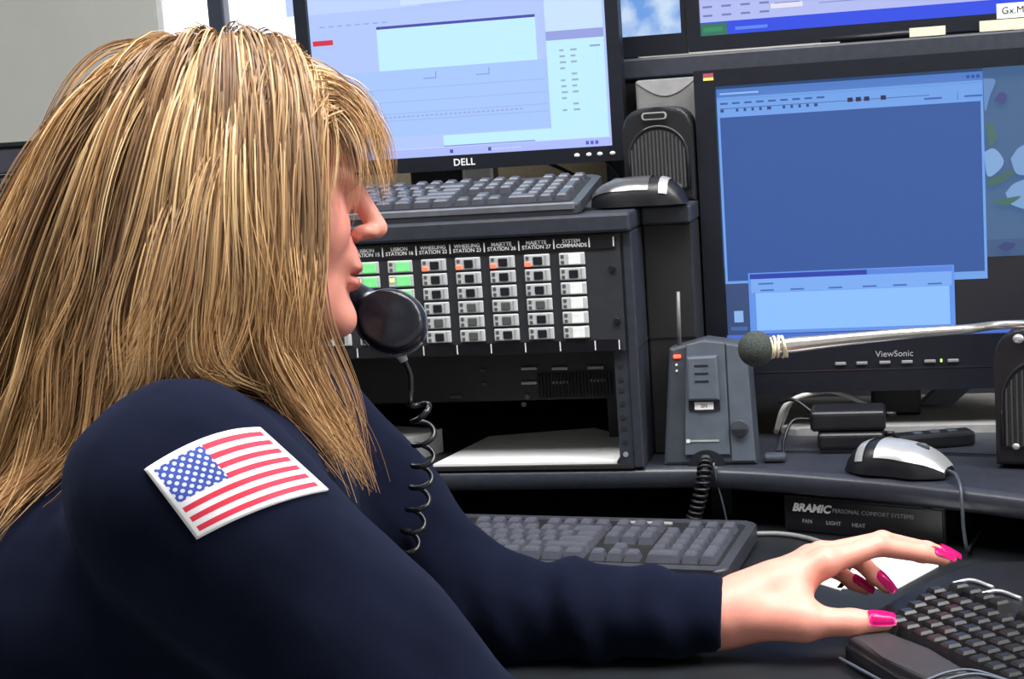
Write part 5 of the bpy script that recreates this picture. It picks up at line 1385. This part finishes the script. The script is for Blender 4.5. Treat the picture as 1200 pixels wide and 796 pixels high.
    for c in range(NC):
        a = rng.normal(size=NG) * .0042; b_ = rng.normal(size=NG) * .0024
        a2 = rng.normal(size=NG) * .0032; b2 = rng.normal(size=NG) * .002
        spread = (.9 + .5 * np.sin(math.pi * tt))[None]
        bs = np.where(bangs, .35, 1.0)[:, None]
        S = guides + lat * ((a[:, None] * spread + a2[:, None] * tt[None] ** 2)[..., None]) + outw * ((b_[:, None] * spread + b2[:, None] * tt[None] ** 2)[..., None])
        ends = np.clip(1 - .20 * rng.random(NG), 0, 1)
        Sx = np.empty_like(S)
        for i in range(NG):
            tq = tt * ends[i]
            for q in range(3): Sx[i, :, q] = np.interp(tq, tt, S[i, :, q])
        S = Sx
        rad = (.00062 * (1 - .8 * tt ** 3))[None, :, None] * (.7 + .6 * rng.random((NG, 1, 1))) * np.where(bangs, .6, 1.0)[:, None, None]
        an = rng.normal(size=(NG, 1, 1)) * .5
        ev = np.cos(an) * lat + np.sin(an) * outw
        allV.append(np.stack([S - rad * ev, S + rad * ev], 2))
        ci = np.clip(gcol + rng.choice([-1, 0, 0, 1], NG), 0, 4)
        base = pal[ci] * rng.uniform(.92, 1.08, (NG, 1))
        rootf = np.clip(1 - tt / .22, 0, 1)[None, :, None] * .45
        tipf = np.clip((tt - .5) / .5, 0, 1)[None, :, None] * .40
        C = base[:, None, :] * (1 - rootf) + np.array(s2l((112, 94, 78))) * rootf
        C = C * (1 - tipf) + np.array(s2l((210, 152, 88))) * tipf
        allC.append(np.repeat(C[:, :, None, :], 2, 2))
    Vh = np.concatenate(allV).reshape(-1, 3); Ch = np.concatenate(allC).reshape(-1, 3)
    NT = NG * NC
    i = np.arange(NT)[:, None]; m_ = np.arange(M - 1)[None]
    a = (i * M + m_) * 2
    Qh = np.stack([a, a + 1, a + 3, a + 2], -1).reshape(-1, 4)
    mh = np_mesh('hair', Vh, Qh, Ch)
    mh.transform(MW[BODY.name].inverted())
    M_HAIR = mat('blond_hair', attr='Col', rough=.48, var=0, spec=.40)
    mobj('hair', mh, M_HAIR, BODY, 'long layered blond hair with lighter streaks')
BACKFLARE = .42
hair()

# ------------------------------------------------------------------ telephone handset between cheek and shoulder
def handset():
    mouth = atd(457, 377, 1.340); ear = h2w((-.005, .105, .0))
    t = thing('telephone_handset', 'black telephone handset held at the mouth with a coiled cord', 'telephone', mouth)
    ax = mouth - ear; Ln = np.linalg.norm(ax); ax /= Ln
    inn = h2w((.08, 0, -.06)) - (mouth + ear) / 2; inn -= ax * (inn @ ax); inn /= np.linalg.norm(inn); sd = np.cross(ax, inn)
    Mx = np.stack([ax, sd, inn], 1)
    def f(p):
        q = (p - mouth) @ Mx
        d = sd_rc(q, (.0, 0, -.004), (-.075, 0, -.026), .019, .0145)
        d = smin(d, sd_rc(q, (-.075, 0, -.026), (-Ln, 0, -.006), .0145, .019), .02)
        d = smin(d, np.maximum(sd_ell(q, (.002, 0, .004), (.031, .027, .022)), q[..., 2] - .014), .008)
        d = smin(d, np.maximum(sd_ell(q, (-Ln, 0, .006), (.030, .027, .020)), q[..., 2] - .016), .008)
        return d
    lo = np.minimum(mouth, ear) - .06; hi = np.maximum(mouth, ear) + .06
    V, Q = surface_nets(f, lo, hi, .0028); me = np_mesh('grip', V, Q); me.transform(MW[t.name].inverted())
    mobj('grip', me, mat('handset_black', (.010, .011, .018), .25, var=.1), t)
    b = NB(); add_tube(b, [mouth + Mx @ np.array([.002 + .0318 * math.cos(a), .0278 * math.sin(a), .001]) for a in np.linspace(0, 2 * math.pi, 41)], .0009, 6)
    part('seam_ring', b, M_GREYP, t)
    # plug and the cord
    pc = atd(468, 412, 1.335)
    b = NB(); add_tube(b, [mouth + (pc - mouth) * .55, pc, atd(474, 424, 1.335)], [.0055, .0055, .0035], 10); part('cord_plug', b, mat('clear_plug', (.40, .42, .46), .2), t)
    d = 1.34
    sp = bez([atd(474, 422, d), atd(481, 440, d), atd(483, 462, d), atd(494, 486, d), atd(497, 520, d + .01), atd(495, 550, d + .02), atd(492, 580, d + .03), atd(486, 612, d + .04), atd(478, 640, d + .05), atd(470, 668, d + .06)], 120)
    P, Uv, Vv = frames(sp); n = 640; pts = []
    for i in range(n):
        s = 119 * i / (n - 1); k = min(int(s), 118); fr = s - k; c = P[k] * (1 - fr) + P[k + 1] * fr
        turns = np.clip((s - 30) / 89, 0, 1) * 8.0; an = 2 * math.pi * turns + 2.2; rr = .0088 * np.clip((s - 24) / 12, 0, 1)
        pts.append(c + rr * (math.cos(an) * Uv[k] + math.sin(an) * Vv[k]))
    b = NB(); add_tube(b, pts, .0023, 8); part('coiled_cord', b, mat('cord_black', (.012, .012, .016), .22), t)
handset()

# ------------------------------------------------------------------ swivel chair under the person (below the picture)
def chair():
    t = thing('office_chair', 'dark swivel chair under the seated person', 'chair', (-.22, -.62, -ZO))
    b = NB(); add_prism(b, rrect(.46, .46, .08), -.475, -.418, M=Matrix.Translation((-.24, -.62, 0)), bev=.02, seg=3); part('seat', b, M_BLACK, t)
    b = NB(); add_cyl(b, (-.24, -.62, -.74), (-.24, -.62, -.475), .028, 16); part('pedestal', b, M_DGREY, t)
    for k in range(5):
        a = 2 * math.pi * k / 5 + .3; e = np.array([-.24 + .27 * math.cos(a), -.62 + .27 * math.sin(a), -.765])
        b = NB(); add_tube(b, [(-.24, -.62, -.74), e], [.022, .014], 8); l = part('leg', b, M_DGREY, t)
        b = NB(); add_cyl(b, e + np.array([-.01, 0, -.022]), e + np.array([.01, 0, -.022]), .0245, 14); part('castor', b, M_BLACK, l)
chair()

#LIFT
for o in list(bpy.data.objects):
    if o.parent is None and o.type in ('MESH', 'EMPTY'): o.location.z += ZO
